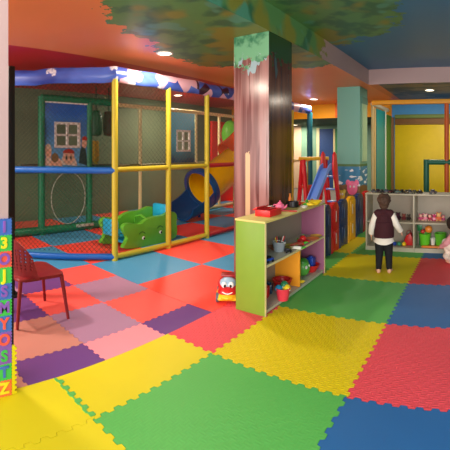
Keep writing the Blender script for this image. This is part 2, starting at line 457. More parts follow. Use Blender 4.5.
# ------------------------------------------------------------------ foam letter tiles on the wall end
def letter_mesh(ch, size):
    cu = bpy.data.curves.new('t', 'FONT'); cu.body = ch; cu.size = size; cu.extrude = .004; cu.offset = .0035
    cu.align_x = 'CENTER'; cu.align_y = 'CENTER'
    t = bpy.data.objects.new('t', cu); COL.objects.link(t)
    dg = bpy.context.evaluated_depsgraph_get(); dg.update()
    me = bpy.data.meshes.new_from_object(t.evaluated_get(dg)); bpy.data.objects.remove(t); bpy.data.curves.remove(cu)
    return me
LB, LZ = .802, .0945
pal = {'y': (240, 220, 40), 'g': (70, 190, 80), 'b': (70, 110, 190), 'p': (140, 90, 180), 'r': (240, 92, 74), 'o': (250, 120, 60), 'w': (236, 232, 225)}
def pm(k): return foam('letter_foam_'+k, pal[k])
LET = [('b', 'p', 'I', 'blue', 'purple letter I'), ('g', 'y', '3', 'green', 'yellow number 3'), ('r', 'p', 'O', 'red', 'purple letter O'), ('g', 'y', 'J', 'green', 'yellow letter J'),
       ('b', 'p', 'S', 'blue', 'purple letter S'), ('g', 'p', 'M', 'green', 'purple letter M'), ('b', 'r', 'Y', 'blue', 'red letter Y'), ('p', 'r', 'O', 'purple', 'red letter O'),
       ('p', 'g', 'S', 'purple', 'green letter S'), ('g', 'b', 'T', 'green', 'blue letter T'), ('o', 'y', 'Z', 'orange', 'yellow letter Z')]
for n, (bc, lc, ch, bn, ln) in enumerate(LET):
    zc = LZ*(10-n)+LZ/2
    t = thing('foam_letter_tile', f'small {bn} foam tile with {ln} on the left wall' if True else '', 'letter tile', (-2.155, LB, zc), 0, 'foam letter tiles on the wall')
    e = []
    hw = LZ/2-.0004; c4 = [(-hw, -hw), (hw, -hw), (hw, hw), (-hw, hw)]
    for i in range(4): e += [(p.x, p.y) for p in teeth(c4[i], c4[(i+1) % 4], .019, .0022)]
    obj('base', MB().prism(e, 'a', .0005, .012), pm(bc), t, smooth=0)
    mb = MB().mesh(letter_mesh(ch, .088), Matrix(((0, 0, 1, .0125), (1, 0, 0, 0), (0, 1, 0, 0), (0, 0, 0, 1))))
    obj('letter', mb, pm(lc), t, smooth=0)
mb = MB(); e = [(p.x, p.y) for p in teeth((.876, 0.002), (.876, .29), .03, .006)] + [(.8505, .29), (.8505, .002)]
o = obj('foam_edging', MB().prism(e, 'a', -2.157, -2.144), C['yellow'], smooth=0)
tag(o, 'yellow toothed foam edging standing against the left wall beside the letter tiles', 'foam edging')
mb = MB().span(-2.42, -2.158, .833, .868, 0, 1.04)
o = obj('foam_backing', mb, mat('black_foam', (24, 22, 24), .7)); tag(o, 'black foam padding behind the letter tiles at the wall end', 'padding')

t = thing('black_post', 'tall black metal post behind the red chair by the left wall', 'post', (-3.60, 1.415, 0))
obj('pole', MB().box((0, 0, 1.14), (.07, .07, 2.25), bev=.006), mat('black_metal', (16, 15, 17), .5), t)
obj('base_plate', MB().box((0, 0, .008), (.16, .16, .016), bev=.003), MATS['black_metal'], t)

# ------------------------------------------------------------------ soft play frame on the left
m_yel = mat('yellow_padding', (190, 172, 44), .45, bump=.5, bscale=70); m_grn = mat('green_padding', (18, 118, 78), .4, bump=.4, bscale=70)
m_blu = mat('blue_padding', (28, 96, 178), .35); m_redp = mat('red_padding', (176, 26, 34), .4); m_crm = mat('cream_padding', (222, 208, 150), .5)
m_tealp = mat('teal_padding', (28, 112, 130), .45)
m_net = mat('dark_net', (30, 52, 38), .8); m_netw = mat('grey_net', (120, 122, 110), .8)
pf = thing('soft_play_frame', 'netted soft play frame with yellow posts and a blue sky printed top cover', 'play frame', (-4.08, 3.045, 0))
OX, OY = -4.08, 3.045
def L(a, b, z=0): return Vector((a-OX, b-OY, z))
CH = Vector((-1.62, -1.9)).normalized()
C2 = (OX+CH.x*2.45, OY+CH.y*2.45)
POST = [3.045, 4.02, 4.90, 5.95, 6.95, 7.9]
for b in POST:
    obj('post', MB().cyl(L(-4.08, b, .0), L(-4.08, b, 2.36), .041, seg=18), m_yel, pf)
obj('corner_post', MB().cyl(L(-4.08, 8.87), L(-4.08, 8.87, 2.36), .07, seg=18), m_tealp, pf)
obj('end_post', MB().cyl(L(C2[0], C2[1]), L(C2[0], C2[1], 2.36), .05, seg=18), m_yel, pf)
def rail(a0, b0, a1, b1, z, m, r=.036, name='rail', sag=0):
    n = 9; pts = []
    for i in range(n):
        f = i/(n-1); pts.append(L(a0+(a1-a0)*f, b0+(b1-b0)*f, z-sag*4*f*(1-f)))
    obj(name, MB().tube(pts, r, 14), m, pf)
for i in range(3):
    m = m_yel if i < 2 else m_redp
    rail(-4.08, POST[i], -4.08, POST[i+1] if i < 2 else POST[3], 1.18, m, name='middle_rail')
    rail(-4.08, POST[i], -4.08, POST[i+1] if i < 2 else POST[3], .05, m, name='floor_rail')
rail(-4.08, 5.95, -4.08, 8.87, 1.18, m_crm, .035, 'middle_rail'); rail(-4.08, 5.95, -4.08, 8.87, .05, m_redp, name='floor_rail')
rail(C2[0], C2[1], -4.08, 3.045, 1.17, m_blu, .044, 'middle_rail')
# loose blue pipe on the floor bows towards the room
mb = MB(); pts = []
for i in range(13):
    f = i/12; p = L(C2[0]+(OX-C2[0])*f, C2[1]+(OY-C2[1])*f, .05); k = math.sin(PI*f)*.10
    pts.append(p+Vector((k*.76, -k*.65, 0)))
obj('floor_rail', mb.tube(pts, .04, 14), m_blu, pf)
# sky printed cover
def sky_mat():
    k = NT('sky_print_vinyl'); k.b.inputs['Roughness'].default_value = .28; k.b.inputs['Specular IOR Level'].default_value = .5
    p = k.pos(); n1 = k.noise(p, 3.1, 4, .6); n2 = k.noise(k.scalev(p, (1, 1, 2.2)), 2.0, 2)
    c = k.mix(k.step(n2, .35, .65), lin((44, 64, 150)), lin((84, 116, 212)))
    c = k.mix(k.step(n1, .6, .63), c, lin((226, 226, 236)))
    v = k.n('ShaderNodeTexVoronoi'); k.l(p, v.inputs['Vector']); v.inputs['Scale'].default_value = 5.0
    y = k.sep(p)[1]
    f = k.math('MULTIPLY', k.math('GREATER_THAN', y, 3.1), k.math('GREATER_THAN', k.sep(v.outputs['Color'])[0], .68))
    c = k.mix(f, c, lin((226, 178, 196)))
    f2 = k.math('MULTIPLY', k.math('GREATER_THAN', y, 4.6), k.math('GREATER_THAN', k.sep(v.outputs['Color'])[1], .84))
    c = k.mix(f2, c, lin((58, 24, 50)))
    k.l(c, k.b.inputs['Base Color']); return k.m
pts = []
def path(n, p, q, end=True):
    return [(p[0]+(q[0]-p[0])*i/n, p[1]+(q[1]-p[1])*i/n) for i in range(n+(1 if end else 0))]
pp = path(16, C2, (OX, OY), False)+path(34, (OX, OY), (OX, 8.87))
for i, (a, b) in enumerate(pp): pts.append(L(a, b, 2.42+.006*math.sin(i*1.3)-(.012 if i % 6 == 3 else 0)))
obj('sky_cover', MB().tube(pts, .1, 14, flat=(.055, .105)), sky_mat(), pf)
# nets: straight crossed strands clipped to a rectangle (s along, z up)
def net(p, q, z0, z1, sp, r, m, name='net'):
    p = Vector((p[0], p[1], 0)); q = Vector((q[0], q[1], 0)); W = (q-p).length; t = (q-p)/W; Hh = z1-z0; mb = MB()
    nrm = Vector((-t.y, t.x, 0))
    for sg in (1, -1):
        c = -Hh if sg == 1 else 0
        while c < W+(0 if sg == 1 else Hh):
            # line s = c + sg*z' ; z' in 0..Hh
            z_a, z_b = 0, Hh
            lo = (0-c)*sg; hi = (W-c)*sg
            lo, hi = min(lo, hi), max(lo, hi); z_a = max(z_a, lo); z_b = min(z_b, hi)
            if z_b-z_a > .01:
                P = p+t*(c+sg*z_a)+Vector((0, 0, z0+z_a)); Q = p+t*(c+sg*z_b)+Vector((0, 0, z0+z_b))
                d = (Q-P).normalized(); e = d.cross(nrm).normalized()
                off = L(0, 0)
                vs = []
                for X in (P, Q):
                    for an in (0, 2*PI/3, 4*PI/3):
                        vs.append(mb.bm.verts.new(X+off+(e*math.cos(an)+nrm*math.sin(an))*r))
                for k in range(3):
                    mb.bm.faces.new((vs[k], vs[(k+1) % 3], vs[3+(k+1) % 3], vs[3+k]))
                mb.bm.faces.new(vs[:3]); mb.bm.faces.new(vs[3:])
            c += sp*math.sqrt(2)
    obj(name, mb, m, pf, smooth=0)
net(C2, (OX, OY), .09, 1.14, .045, .0027, m_net); net(C2, (OX, OY), 1.21, 2.36, .045, .0027, m_net)
net((OX, 3.12), (OX, 3.99), 1.22, 2.36, .05, .0021, m_net); net((OX, 4.05), (OX, 4.87), 1.22, 2.36, .05, .0014, m_netw)
net((OX, 4.94), (OX, 5.92), 1.22, 2.36, .05, .0014, m_netw)
# inner partition, green part
IA = -5.95
def bar(a0, b0, z0, a1, b1, z1, w, m, name): obj(name, MB().tube([L(a0, b0, z0), L(a1, b1, z1)], w, 12), m, pf)
for b in (2.90, 3.86): bar(IA, b, 0, IA, b, 2.34, .06, m_grn, 'inner_post')
bar(IA, 4.46, 0, IA, 4.46, 2.34, .055, m_grn, 'inner_post'); bar(IA, 1.9, 0, IA, 1.9, 2.34, .05, m_grn, 'inner_post')
bar(IA, 2.90, 2.32, IA, 4.46, 2.32, .065, m_grn, 'inner_top_rail'); bar(IA, 1.9, .07, IA, 4.46, .07, .07, m_grn, 'inner_floor_rail')
bar(IA, 1.9, 1.09, IA, 4.46, 1.09, .05, m_tealp, 'inner_middle_rail')
net((IA+.02, 1.95), (IA+.02, 2.86), .12, 1.05, .05, .003, m_grn); net((IA+.02, 2.95), (IA+.02, 3.82), .12, 1.05, .05, .003, m_grn); net((IA+.02, 3.9), (IA+.02, 4.42), .12, 2.28, .05, .0025, m_grn)
# inner partition, cream part
bar(IA, 4.46, 2.29, IA, 9.2, 2.29, .04, m_crm, 'inner_top_rail'); bar(IA, 6.6, .045, IA, 9.2, .045, .04, m_crm, 'inner_floor_rail')
for b in (5.07, 6.75, 7.62, 9.2): bar(IA, b, 0, IA, b, 2.3, .035, m_crm, 'inner_post')
bar(IA, 4.46, 1.12, IA, 7.62, 1.12, .035, mat('olive_padding', (120, 116, 60), .5), 'inner_middle_rail')
# printed boards with a window
def window_board(b0, b1, z0, z1, wb0, wb1, wz0, wz1, c, nm):
    mb = MB(); a0, a1 = IA-.012, IA+.012
    off = L(0, 0)
    def sp(x0, x1, y0, y1, q0, q1): mb.span(x0+off.x, x1+off.x, y0+off.y, y1+off.y, q0, q1)
    sp(a0, a1, b0, wb0, z0, z1); sp(a0, a1, wb1, b1, z0, z1); sp(a0, a1, wb0, wb1, wz1, z1); sp(a0, a1, wb0, wb1, z0, wz0)
    bd = obj('printed_board', mb, c, pf, smooth=0)
    mf = MB(); w = .03
    def fr(y0, y1, q0, q1): mf.span(IA-.02+off.x, IA+.022+off.x, y0+off.y, y1+off.y, q0, q1)
    fr(wb0-w, wb0+w*.4, wz0-w, wz1+w); fr(wb1-w*.4, wb1+w, wz0-w, wz1+w); fr(wb0, wb1, wz1-w*.4, wz1+w); fr(wb0, wb1, wz0-w, wz0+w*.4)
    mb_, zm = (wb0+wb1)/2, (wz0+wz1)/2; fr(mb_-w*.6, mb_+w*.6, wz0, wz1); fr(wb0, wb1, zm-w*.6, zm+w*.6)
    obj('window_frame', mf, mat('white_plastic', (232, 232, 226), .4), bd, smooth=0)
    return bd
def board_mat(name, c0, c1, z0, z1):
    k = NT(name); k.b.inputs['Roughness'].default_value = .3
    p = k.pos(); z = k.sep(p)[2]
    f = k.step(k.math('ADD', z, k.math('MULTIPLY', k.math('SUBTRACT', k.noise(p, 2.5, 3), .5), .4)), z0, z1)
    k.l(k.mix(f, lin(c0), lin(c1)), k.b.inputs['Base Color']); return k.m
bd = window_board(2.95, 3.81, 1.14, 2.27, 3.17, 3.63, 1.50, 1.89, board_mat('blue_board_print', (96, 170, 222), (26, 92, 190), 1.35, 2.1), 'a')
obj('board_top_edge', MB().span(IA+.012-OX, IA+.03-OX, 2.95-OY, 3.81-OY, 2.24, 2.28), MATS['white_plastic'], bd)
# painted children along the bottom of the print: flat cut shapes on the board
m_skin = mat('printed_skin', (232, 186, 158), .45); m_hairr = mat('printed_red_hair', (186, 44, 36), .45); m_hairp = mat('printed_fair_hair', (222, 206, 180), .45); m_coat = mat('printed_dark_coat', (36, 60, 62), .45); m_fur = mat('printed_brown_fur', (130, 100, 64), .45); m_cream = mat('printed_cream_shirt', (226, 214, 200), .45)
def disc(b, z, rb, rz, m, dep, name, lo=0, hi=2*PI):
    n = 22; e = [(b-OY+rb*math.cos(lo+(hi-lo)*i/n), z+rz*math.sin(lo+(hi-lo)*i/n)) for i in range(n)]
    obj(name, MB().prism(e, 'a', IA-OX+.010, IA-OX+.012+dep), m, bd, smooth=0)
disc(3.42, 1.15, .17, .22, m_cream, .003, 'printed_shirt', 0, PI); disc(3.42, 1.31, .115, .125, m_skin, .006, 'printed_face'); disc(3.42, 1.37, .12, .085, m_hairr, .009, 'printed_hair', 0, PI)
for s in (-1, 1): disc(3.42+s*.045, 1.30, .018, .03, m_coat, .010, 'printed_eye')
disc(3.17, 1.15, .12, .16, m_skin, .004, 'printed_shirt', 0, PI); disc(3.15, 1.30, .07, .08, m_fur, .006, 'printed_dog_head')
disc(3.02, 1.42, .065, .12, m_hairp, .004, 'printed_hair'); disc(3.03, 1.38, .05, .075, m_skin, .007, 'printed_face'); disc(3.02, 1.15, .07, .2, m_cream, .003, 'printed_shirt', 0, PI)
disc(3.72, 1.15, .085, .36, m_coat, .003, 'printed_coat', 0, PI); disc(3.745, 1.55, .055, .085, m_skin, .006, 'printed_face'); disc(3.75, 1.60, .06, .08, m_hairr, .009, 'printed_hair', 0, PI)
bd2 = window_board(5.92, 6.70, 1.10, 2.25, 6.12, 6.52, 1.42, 1.84, board_mat('teal_board_print', (30, 76, 116), (84, 190, 224), 1.2, 1.6), 'b')
# white hoop opening in the lower net
e = [L(IA+.05, 3.40+.34*math.cos(2*PI*i/40), .60+.45*math.sin(2*PI*i/40)) for i in range(40)]
obj('hoop', MB().tube(e, .008, 8, closed=True), mat('hoop_white', (170, 176, 160), .5), pf)
obj('white_strap', MB().box(L(IA+.08, 3.72, .10), (.02, .36, .05), bev=.004), MATS['hoop_white'], pf)
obj('yellow_pad', MB().box(L(IA-.3, 4.2, 1.4), (.12, .12, .42), bev=.03), mat('yellow_pad_vinyl', (214, 168, 30), .4), pf)
bar(IA-.3, 4.2, 1.15, IA-.3, 4.2, 1.2, .05, m_yel, 'pad_stub')
obj('pad_shelf', MB().span(IA-.9-OX, IA-.05-OX, 2.9-OY, 4.4-OY, 1.10, 1.16), mat('platform_vinyl', (70, 60, 50), .6), pf)
for b, c in ((4.35, (30, 84, 50)), (4.66, (96, 30, 34))):
    g = thing('punch_bag', ('dark green' if c[0] == 30 else 'maroon')+' punch bag hanging inside the soft play frame behind the green net', 'punch bag', (-6.45, b, 1.70), group='punch bags in the play frame')
    obj('bag', MB().lathe([(.02, 0), (.10, .03), (.12, .12), (.12, .4), (.09, .5), (.02, .53)]), mat('bag_vinyl%d' % c[0], c, .4), g)
    obj('strap', MB().cyl((0, 0, .52), (0, 0, .99), .012), m_net, g)

# ------------------------------------------------------------------ tube slide in the frame
ts = thing('tube_slide', 'yellow tube slide with a blue flared exit inside the play frame', 'slide', (-5.6, 5.9, 0))
def LT(p): return Vector(p)-Vector((-5.6, 5.9, 0))
def bez(P, n):
    out = []
    for i in range(n+1):
        t = i/n; q = [Vector(p) for p in P]
        while len(q) > 1: q = [q[k].lerp(q[k+1], t) for k in range(len(q)-1)]
        out.append(q[0])
    return out
def dpt(x, y, d):
    r = ray(x)*d; return Vector((r.x, r.y, CAMZ-(y-HY)*d/F))
ax = bez([dpt(202, 188, 8.2), dpt(213, 181, 8.45), dpt(226, 169, 8.85), dpt(238, 160, 9.3)], 10)
obj('tube', MB().shell([LT(p) for p in ax], .37, .02), mat('yellow_slide_plastic', (242, 186, 14), .25, spec=.5), ts)
ax2 = bez([dpt(228, 157, 9.2), dpt(238, 150, 9.35), dpt(250, 139, 9.5), dpt(262, 118, 9.5)], 8)
obj('upper_tube', MB().shell([LT(p) for p in ax2], .37, .02), mat('orange_slide_plastic', (206, 78, 30), .25, spec=.5), ts)
m_sl = mat('blue_slide_plastic', (18, 72, 128), .28, spec=.5)
# flared blue collar at the mouth
d0 = (ax[0]-ax[1]).normalized()
mb = MB(); rings = []
e0 = ax[0]
obj('collar', MB().shell([LT(e0+d0*s) for s in (-.05, .0, .04, .07)], .44, .07), m_sl, ts)
# exit trough: half pipe that runs from the mouth down to the mat
pts = bez([e0+d0*.02, e0+d0*.22+Vector((0, 0, -.06)), Vector((e0.x-.02, e0.y-.44, .47)), Vector((e0.x-.04, e0.y-.66, .424))], 10)
mb = MB(); prev = None
for i, p in enumerate(pts):
    t = (pts[min(i+1, 10)]-pts[max(i-1, 0)]).normalized(); sd = t.cross(Vector((0, 0, 1))).normalized(); up = sd.cross(t)
    ring = []
    rad = .42
    f = i/10
    for rr in (rad, rad-.03):
        ang = [(-PI*(1.0-.10*f))+(PI*(1.0-.20*f))*k/12 for k in range(13)]
        if rr != rad: ang = ang[::-1]
        for an in ang: ring.append(mb.bm.verts.new(LT(p)+sd*math.cos(an)*rr+up*math.sin(an)*rr))
    if prev:
        for k in range(26): mb.bm.faces.new((prev[k], prev[(k+1) % 26], ring[(k+1) % 26], ring[k]))
    else: mb.bm.faces.new(ring[::-1])
    prev = ring
mb.bm.faces.new(prev)
obj('exit_trough', mb, m_sl, ts)
for s in (-.12, .12): obj('leg', MB().cyl(LT((e0.x+s, e0.y+.05, .001)), LT((e0.x+s, e0.y+.05, .26)), .03), m_sl, ts)
for q in (ax[9], ): obj('leg', MB().cyl(LT((q.x, q.y, .001)), LT((q.x, q.y, q.z-.36)), .035), m_crm, ts)
# red and green padded wall pieces behind the tube
g = thing('padded_panel', 'tall red padded panel with a green ball shape behind the tube slide', 'panel', (-6.6, 8.75, 0))
obj('panel', MB().box((0, 0, 1.1), (.08, 1.3, 2.2), bev=.02), mat('red_panel_vinyl', (214, 44, 36), .4), g)
q = dpt(230, 134, 10.3)
obj('round_pad', MB().ell(q-Vector((-6.6, 8.75, 0)), (.22, .24, .36)), mat('green_pad_vinyl', (108, 190, 60), .4), g)

# ------------------------------------------------------------------ green rocker
rk = thing('rocker_seat', 'green and blue plastic rocking seat with animal-face sides', 'rocker', (-4.42, 3.35, 0))
PR = [(121, 251), (122, 246), (128, 238), (123, 233), (121, 227), (124, 223), (133, 223), (139, 225.5), (142, 221), (151, 216.5), (162, 215.5), (169, 211), (174.5, 212), (175.5, 217), (174.5, 222), (175.5, 230), (175, 236)]
def prof(a): return [at_a(x, y, a) for x, y in PR]
pr = [(p.y-3.35, p.z) for p in prof(-4.42)]
zmin = min(z for _, z in pr)
pr = [(b, max(.004, z-zmin*.0)) for b, z in pr]
b0_, b1_ = pr[0][0], pr[-1][0]
bottom = [(b1_-.05, .03), (b1_-.2, .004), ((b0_+b1_)/2, .0), (b0_+.2, .004)]
pr[0] = (b0_, .03); pr[-1] = (b1_, .05)
out = pr+bottom
for _ in range(2):      # round the outline
    n = len(out); out = [q for i in range(n) for q in ((out[i][0]*.75+out[(i+1) % n][0]*.25, out[i][1]*.75+out[(i+1) % n][1]*.25), (out[i][0]*.25+out[(i+1) % n][0]*.75, out[i][1]*.25+out[(i+1) % n][1]*.75))]
m_rg = mat('rocker_green_plastic', (104, 186, 52), .32, spec=.5); m_rb = mat('rocker_blue_plastic', (36, 172, 214), .32, spec=.5)
def sidepanel(lo, hi): return obj('side_panel', MB().prism(out, 'a', lo, hi, bev=.012), m_rg, rk)
sidepanel(-.04, .04)
out2 = [(b-.09, z*1.1) for b, z in out]
obj('side_panel', MB().prism(out2, 'a', -.46, -.38, bev=.012), m_rg, rk)
m_wh = mat('eye_white', (238, 238, 230), .3); m_bk = mat('eye_black', (18, 16, 18), .3)
for x, y in ((143.6, 238), (160.7, 232)):
    p = at_a(x, y, -4.38); q = Vector((.04, p.y-3.35, p.z))
    ey = obj('eye', MB().ell(q, (.012, .029, .026)), m_wh, rk); obj('pupil', MB().ell(q+Vector((.011, .004, -.002)), (.008, .016, .018)), m_bk, ey)
cb = (b0_+b1_)/2
for x, y in ((142, 233), (160, 227)):
    p = at_a(x, y, -4.38)
    obj('brow', MB().tube([(.041, p.y-3.35-.06+.12*i/8, p.z-.012+.03*math.sin(PI*i/8)) for i in range(9)], .008, 8), mat('dark_green_groove', (64, 126, 36), .4), rk)
obj('seat', MB().box((-.21, b0_-.03, .30), (.33, .07, .24), bev=.03).box((-.21, b0_+.18, .20), (.33, .36, .05), bev=.02), m_rb, rk)
obj('seat', MB().box((-.21, b1_-.12, .44), (.33, .08, .24), bev=.03).box((-.21, b1_-.3, .20), (.33, .34, .05), bev=.02), m_rb, rk)
obj('footwell', MB().box((-.21, cb, .07), (.33, .8, .05), bev=.02), m_rb, rk)
obj('grab_bar', MB().tube([(-.36, cb, .1), (-.34, cb, .38), (-.21, cb, .42), (-.08, cb, .38), (-.06, cb, .1)], .018, 10), m_rg, rk)

# ------------------------------------------------------------------ red chair
ch = thing('cafe_chair', 'dark red plastic chair with a perforated rounded back', 'chair', (-3.12, 1.43, 0))
m_chair = mat('dark_red_plastic', (136, 32, 36), .4)
def rrect(cx, cy, w, h, r, n=6):
    e = []
    for qx, qy, a0 in ((1, 1, 0), (-1, 1, PI/2), (-1, -1, PI), (1, -1, 3*PI/2)):
        for i in range(n+1):
            an = a0+PI/2*i/n; e.append((cx+qx*(w/2-r)+r*math.cos(an), cy+qy*(h/2-r)+r*math.sin(an)))
    return e
obj('seat', MB().prism(rrect(0, .0, .43, .43, .06), 'z', .365, .390, bev=.008), m_chair, ch)
for sx in (-1, 1):
    for sy in (-1, 1):
        obj('leg', MB().cyl((sx*.225, sy*.235, 0.003), (sx*.185, sy*.19, .37), .013, .019, 12), m_chair, ch)
# backrest: curved shell with rows of round holes
k = NT('perforated_red_plastic'); k.b.inputs['Roughness'].default_value = .4
p = k.pos(True); x_, y_, z_ = k.sep(p)
dd = []
fx = k.math('SUBTRACT', k.math('FRACT', k.math('MULTIPLY', x_, 34.0)), .5); fz = k.math('SUBTRACT', k.math('FRACT', k.math('MULTIPLY', z_, 34.0)), .5)
hole = k.math('LESS_THAN', k.math('ADD', k.math('MULTIPLY', fx, fx), k.math('MULTIPLY', fz, fz)), .055)
inner = k.math('MULTIPLY', k.math('LESS_THAN', k.math('ABSOLUTE', x_), .205), k.math('GREATER_THAN', z_, .43))
hole = k.math('MULTIPLY', hole, k.math('MULTIPLY', inner, k.math('LESS_THAN', z_, .62)))
k.b.inputs['Base Color'].default_value = lin((128, 30, 34))
k.l(k.math('SUBTRACT', 1.0, hole), k.b.inputs['Alpha'])
mb = MB(); NX, NZ = 16, 12; gf, gb = {}, {}
for iz in range(NZ+1):
    tz = iz/NZ
    for ix in range(NX+1):
        u = -1+2*ix/NX; x = u*(.222-.03*tz); z = .372+.335*tz*(1-.45*abs(u)**3.5); y = -.185-.05*tz+.15*abs(u)**2.4
        gf[ix, iz] = mb.bm.verts.new((x, y, z)); gb[ix, iz] = mb.bm.verts.new((x*1.03, y-.012+.008*abs(u), z))
for iz in range(NZ):
    for ix in range(NX):
        mb.bm.faces.new((gf[ix, iz], gf[ix+1, iz], gf[ix+1, iz+1], gf[ix, iz+1])); mb.bm.faces.new((gb[ix, iz], gb[ix, iz+1], gb[ix+1, iz+1], gb[ix+1, iz]))
for iz in range(NZ):
    for ix in (0, NX): mb.bm.faces.new((gf[ix, iz], gf[ix, iz+1], gb[ix, iz+1], gb[ix, iz]))
for ix in range(NX):
    for iz in (0, NZ): mb.bm.faces.new((gf[ix, iz], gf[ix+1, iz], gb[ix+1, iz], gb[ix, iz]))
obj('backrest', mb, k.m, ch)

# ------------------------------------------------------------------ toy shelves
m_lime = mat('lime_board', (120, 152, 48), .45, vary=.03); m_edge = mat('pale_board_edge', (222, 206, 150), .5, vary=.03); m_back = mat('beige_back_board', (150, 140, 124), .55, vary=.03)
m_pinkb = mat('mauve_board', (156, 92, 122), .5, vary=.03); m_orb = mat('orange_board', (244, 160, 40), .5, vary=.03); m_grey = mat('grey_board', (190, 184, 164), .5, vary=.03)
m_ytop = mat('straw_board', (206, 190, 110), .5, vary=.04)
sh = thing('toy_shelf', 'low open toy shelf with a lime green end panel beside the tree column', 'shelf', (-1.908, 2.885, 0))
D, LEN, HT = .308, 1.35, .805
tk = .022
obj('end_panel', MB().box((0, tk/2, HT/2), (D, tk, HT), bev=.002), m_lime, sh)
obj('end_panel', MB().box((0, LEN-tk/2, HT/2), (D, tk, HT), bev=.002), m_pinkb, sh)
obj('top', MB().box((0, LEN/2, HT+.008), (D+.012, LEN+.012, .018), bev=.002), m_ytop, sh)
obj('back_panel', MB().box((-D/2+.008, LEN/2, HT/2), (.012, LEN-2*tk, HT-.02)), m_back, sh)
obj('bottom_board', MB().box((.004, LEN/2, .03), (D-.02, LEN-2*tk-.002, .02)), m_grey, sh)
obj('shelf_board', MB().box((.004, LEN/2, .425), (D-.02, LEN-2*tk-.002, .02)), m_grey, sh)
obj('divider', MB().box((.004, LEN*.52, .228), (D-.02, .018, .372)), m_orb, sh)
obj('plinth', MB().box((D/2-.03, LEN/2, .011), (.018, LEN-2*tk-.002, .018)), m_grey, sh)
for y in (.004, LEN-.004): obj('edge_trim', MB().box((D/2+.003, y+(.007 if y < 1 else -.007), HT/2), (.004, tk, HT)), m_edge, sh)
obj('edge_trim', MB().box((D/2-.001, LEN/2, .425), (.006, LEN-2*tk-.01, .021)), m_edge, sh)

TOP = HT+.0175
m_w = mat('white_board', (178, 170, 148), .5, vary=.03); m_wb = mat('grey_white_back', (158, 148, 132), .55, vary=.03)
ws = thing('toy_shelf', 'white open toy shelf with two bays in front of the ball pit frame', 'shelf', (-1.60, 5.39, 0))
WL = 1.40; HT = .80
for x in (tk/2, WL/2, WL-tk/2): obj('end_panel' if x != WL/2 else 'divider', MB().box((x, .155, HT/2), (tk, .31, HT-.002), bev=.002), m_w, ws)
obj('top', MB().box((WL/2, .155, HT+.008), (WL+.01, .32, .018), bev=.002), m_w, ws)
obj('back_panel', MB().box((WL/2, .302, HT/2), (WL-.05, .012, HT-.02)), m_wb, ws)
for s in range(2):
    x = tk+(WL-3*tk)/4+s*((WL-3*tk)/2+tk); w = (WL-3*tk)/2-.002
    obj('bottom_board', MB().box((x, .15, .05), (w, .285, .02)), m_w, ws)
    obj('shelf_board', MB().box((x, .15, .41), (w, .285, .02)), m_w, ws)
    obj('plinth', MB().box((x, .02, .02), (w, .016, .038)), m_w, ws)

# ------------------------------------------------------------------ toys
def plast(c): return mat('plastic_%d_%d_%d' % c, c, .35, spec=.45)
RED, BLUE, GRN, YEL, ORG, PNK, WHT, BLK, PUR, BRN = (206, 34, 34), (30, 70, 170), (70, 170, 50), (240, 204, 40), (240, 130, 40), (236, 112, 150), (228, 224, 214), (24, 22, 26), (110, 50, 120), (96, 58, 40)
def bucket(name, label, loc, r, h, c, handle=WHT, group=None, cat='bucket'):
    t = thing(name, label, cat, loc, 0, group)
    mb = MB().lathe([(r*.75, 0), (r, h), (r*1.08, h), (r*1.08, h+.008), (r*.94, h+.008), (r*.70, .012)], seg=20)
    obj('body', mb, plast(c), t)
    obj('handle', MB().tube([(r*1.06*math.cos(a_), .0, h-.01+r*.55*math.sin(a_)*-.0+abs(math.sin(a_))*r*.35) for a_ in [PI*i/12 for i in range(13)]], .004, 8), plast(handle), t)
    return t
def stick(label, p, q, r, c, name='toy_stick', cat='stick', group=None):
    o = obj(name, MB().cap(Vector(p)*0, Vector(q)-Vector(p), r, r*.8, 10), plast(c), loc=p); return tag(o, label, cat, group)
def teapot(label, loc, c, s=1.0):
    t = thing('toy_teapot', label, 'toy teapot', loc)
    obj('body', MB().lathe([(.02*s, 0), (.036*s, .008*s), (.044*s, .03*s), (.036*s, .055*s), (.02*s, .064*s)]), plast(c), t)
    obj('lid', MB().lathe([(.022*s, .064*s), (.016*s, .074*s), (.004*s, .078*s), (.008*s, .084*s), (.003*s, .09*s)]), plast(c), t)
    obj('spout', MB().tube([(.04*s, 0, .025*s), (.06*s, 0, .035*s), (.068*s, 0, .056*s)], [.01*s, .008*s, .006*s], 10), plast(c), t)
    obj('handle', MB().tube([(-.04*s, 0, .05*s), (-.062*s, 0, .048*s), (-.064*s, 0, .025*s), (-.04*s, 0, .016*s)], .005*s, 8), plast(c), t)
    return t
def pot(label, loc, c, r=.05, h=.045, rz=0, fill=None):
    t = thing('toy_pan', label, 'toy pan', loc, rz)
    obj('body', MB().lathe([(r*.85, 0), (r, .006), (r, h), (r*.92, h), (r*.9, .01), (.001, .01)]), plast(c), t)
    obj('handle', MB().box((r+.045, 0, h*.8), (.09, .016, .01), bev=.003), plast(c), t)
    return t
def bowl(label, loc, c, r, h, cat='toy bowl', group=None):
    o = obj('toy_bowl', MB().lathe([(r*.5, 0), (r*.55, .004), (r*.9, h*.7), (r, h), (r*.95, h), (r*.82, h*.65), (.001, .008)]), plast(c), loc=loc)
    return tag(o, label, cat, group)
def minicar(label, loc, c, rz=0, s=1.0, group=None):
    t = thing('toy_car', label, 'toy car', loc, rz, group)
    obj('body', MB().box((0, 0, .022*s), (.09*s, .045*s, .022*s), bev=.006*s), plast(c), t)
    obj('cabin', MB().box((-.005*s, 0, .041*s), (.046*s, .038*s, .02*s), bev=.007*s), plast(BLK if c != BLK else (60, 60, 70)), t)
    for x in (-.027, .027):
        for y in (-.022, .022):
            obj('wheel', MB().cyl((x*s, (y-.004)*s, .011*s), (x*s, (y+.004)*s, .011*s), .011*s, seg=12), plast((30, 30, 30)), t)
    return t
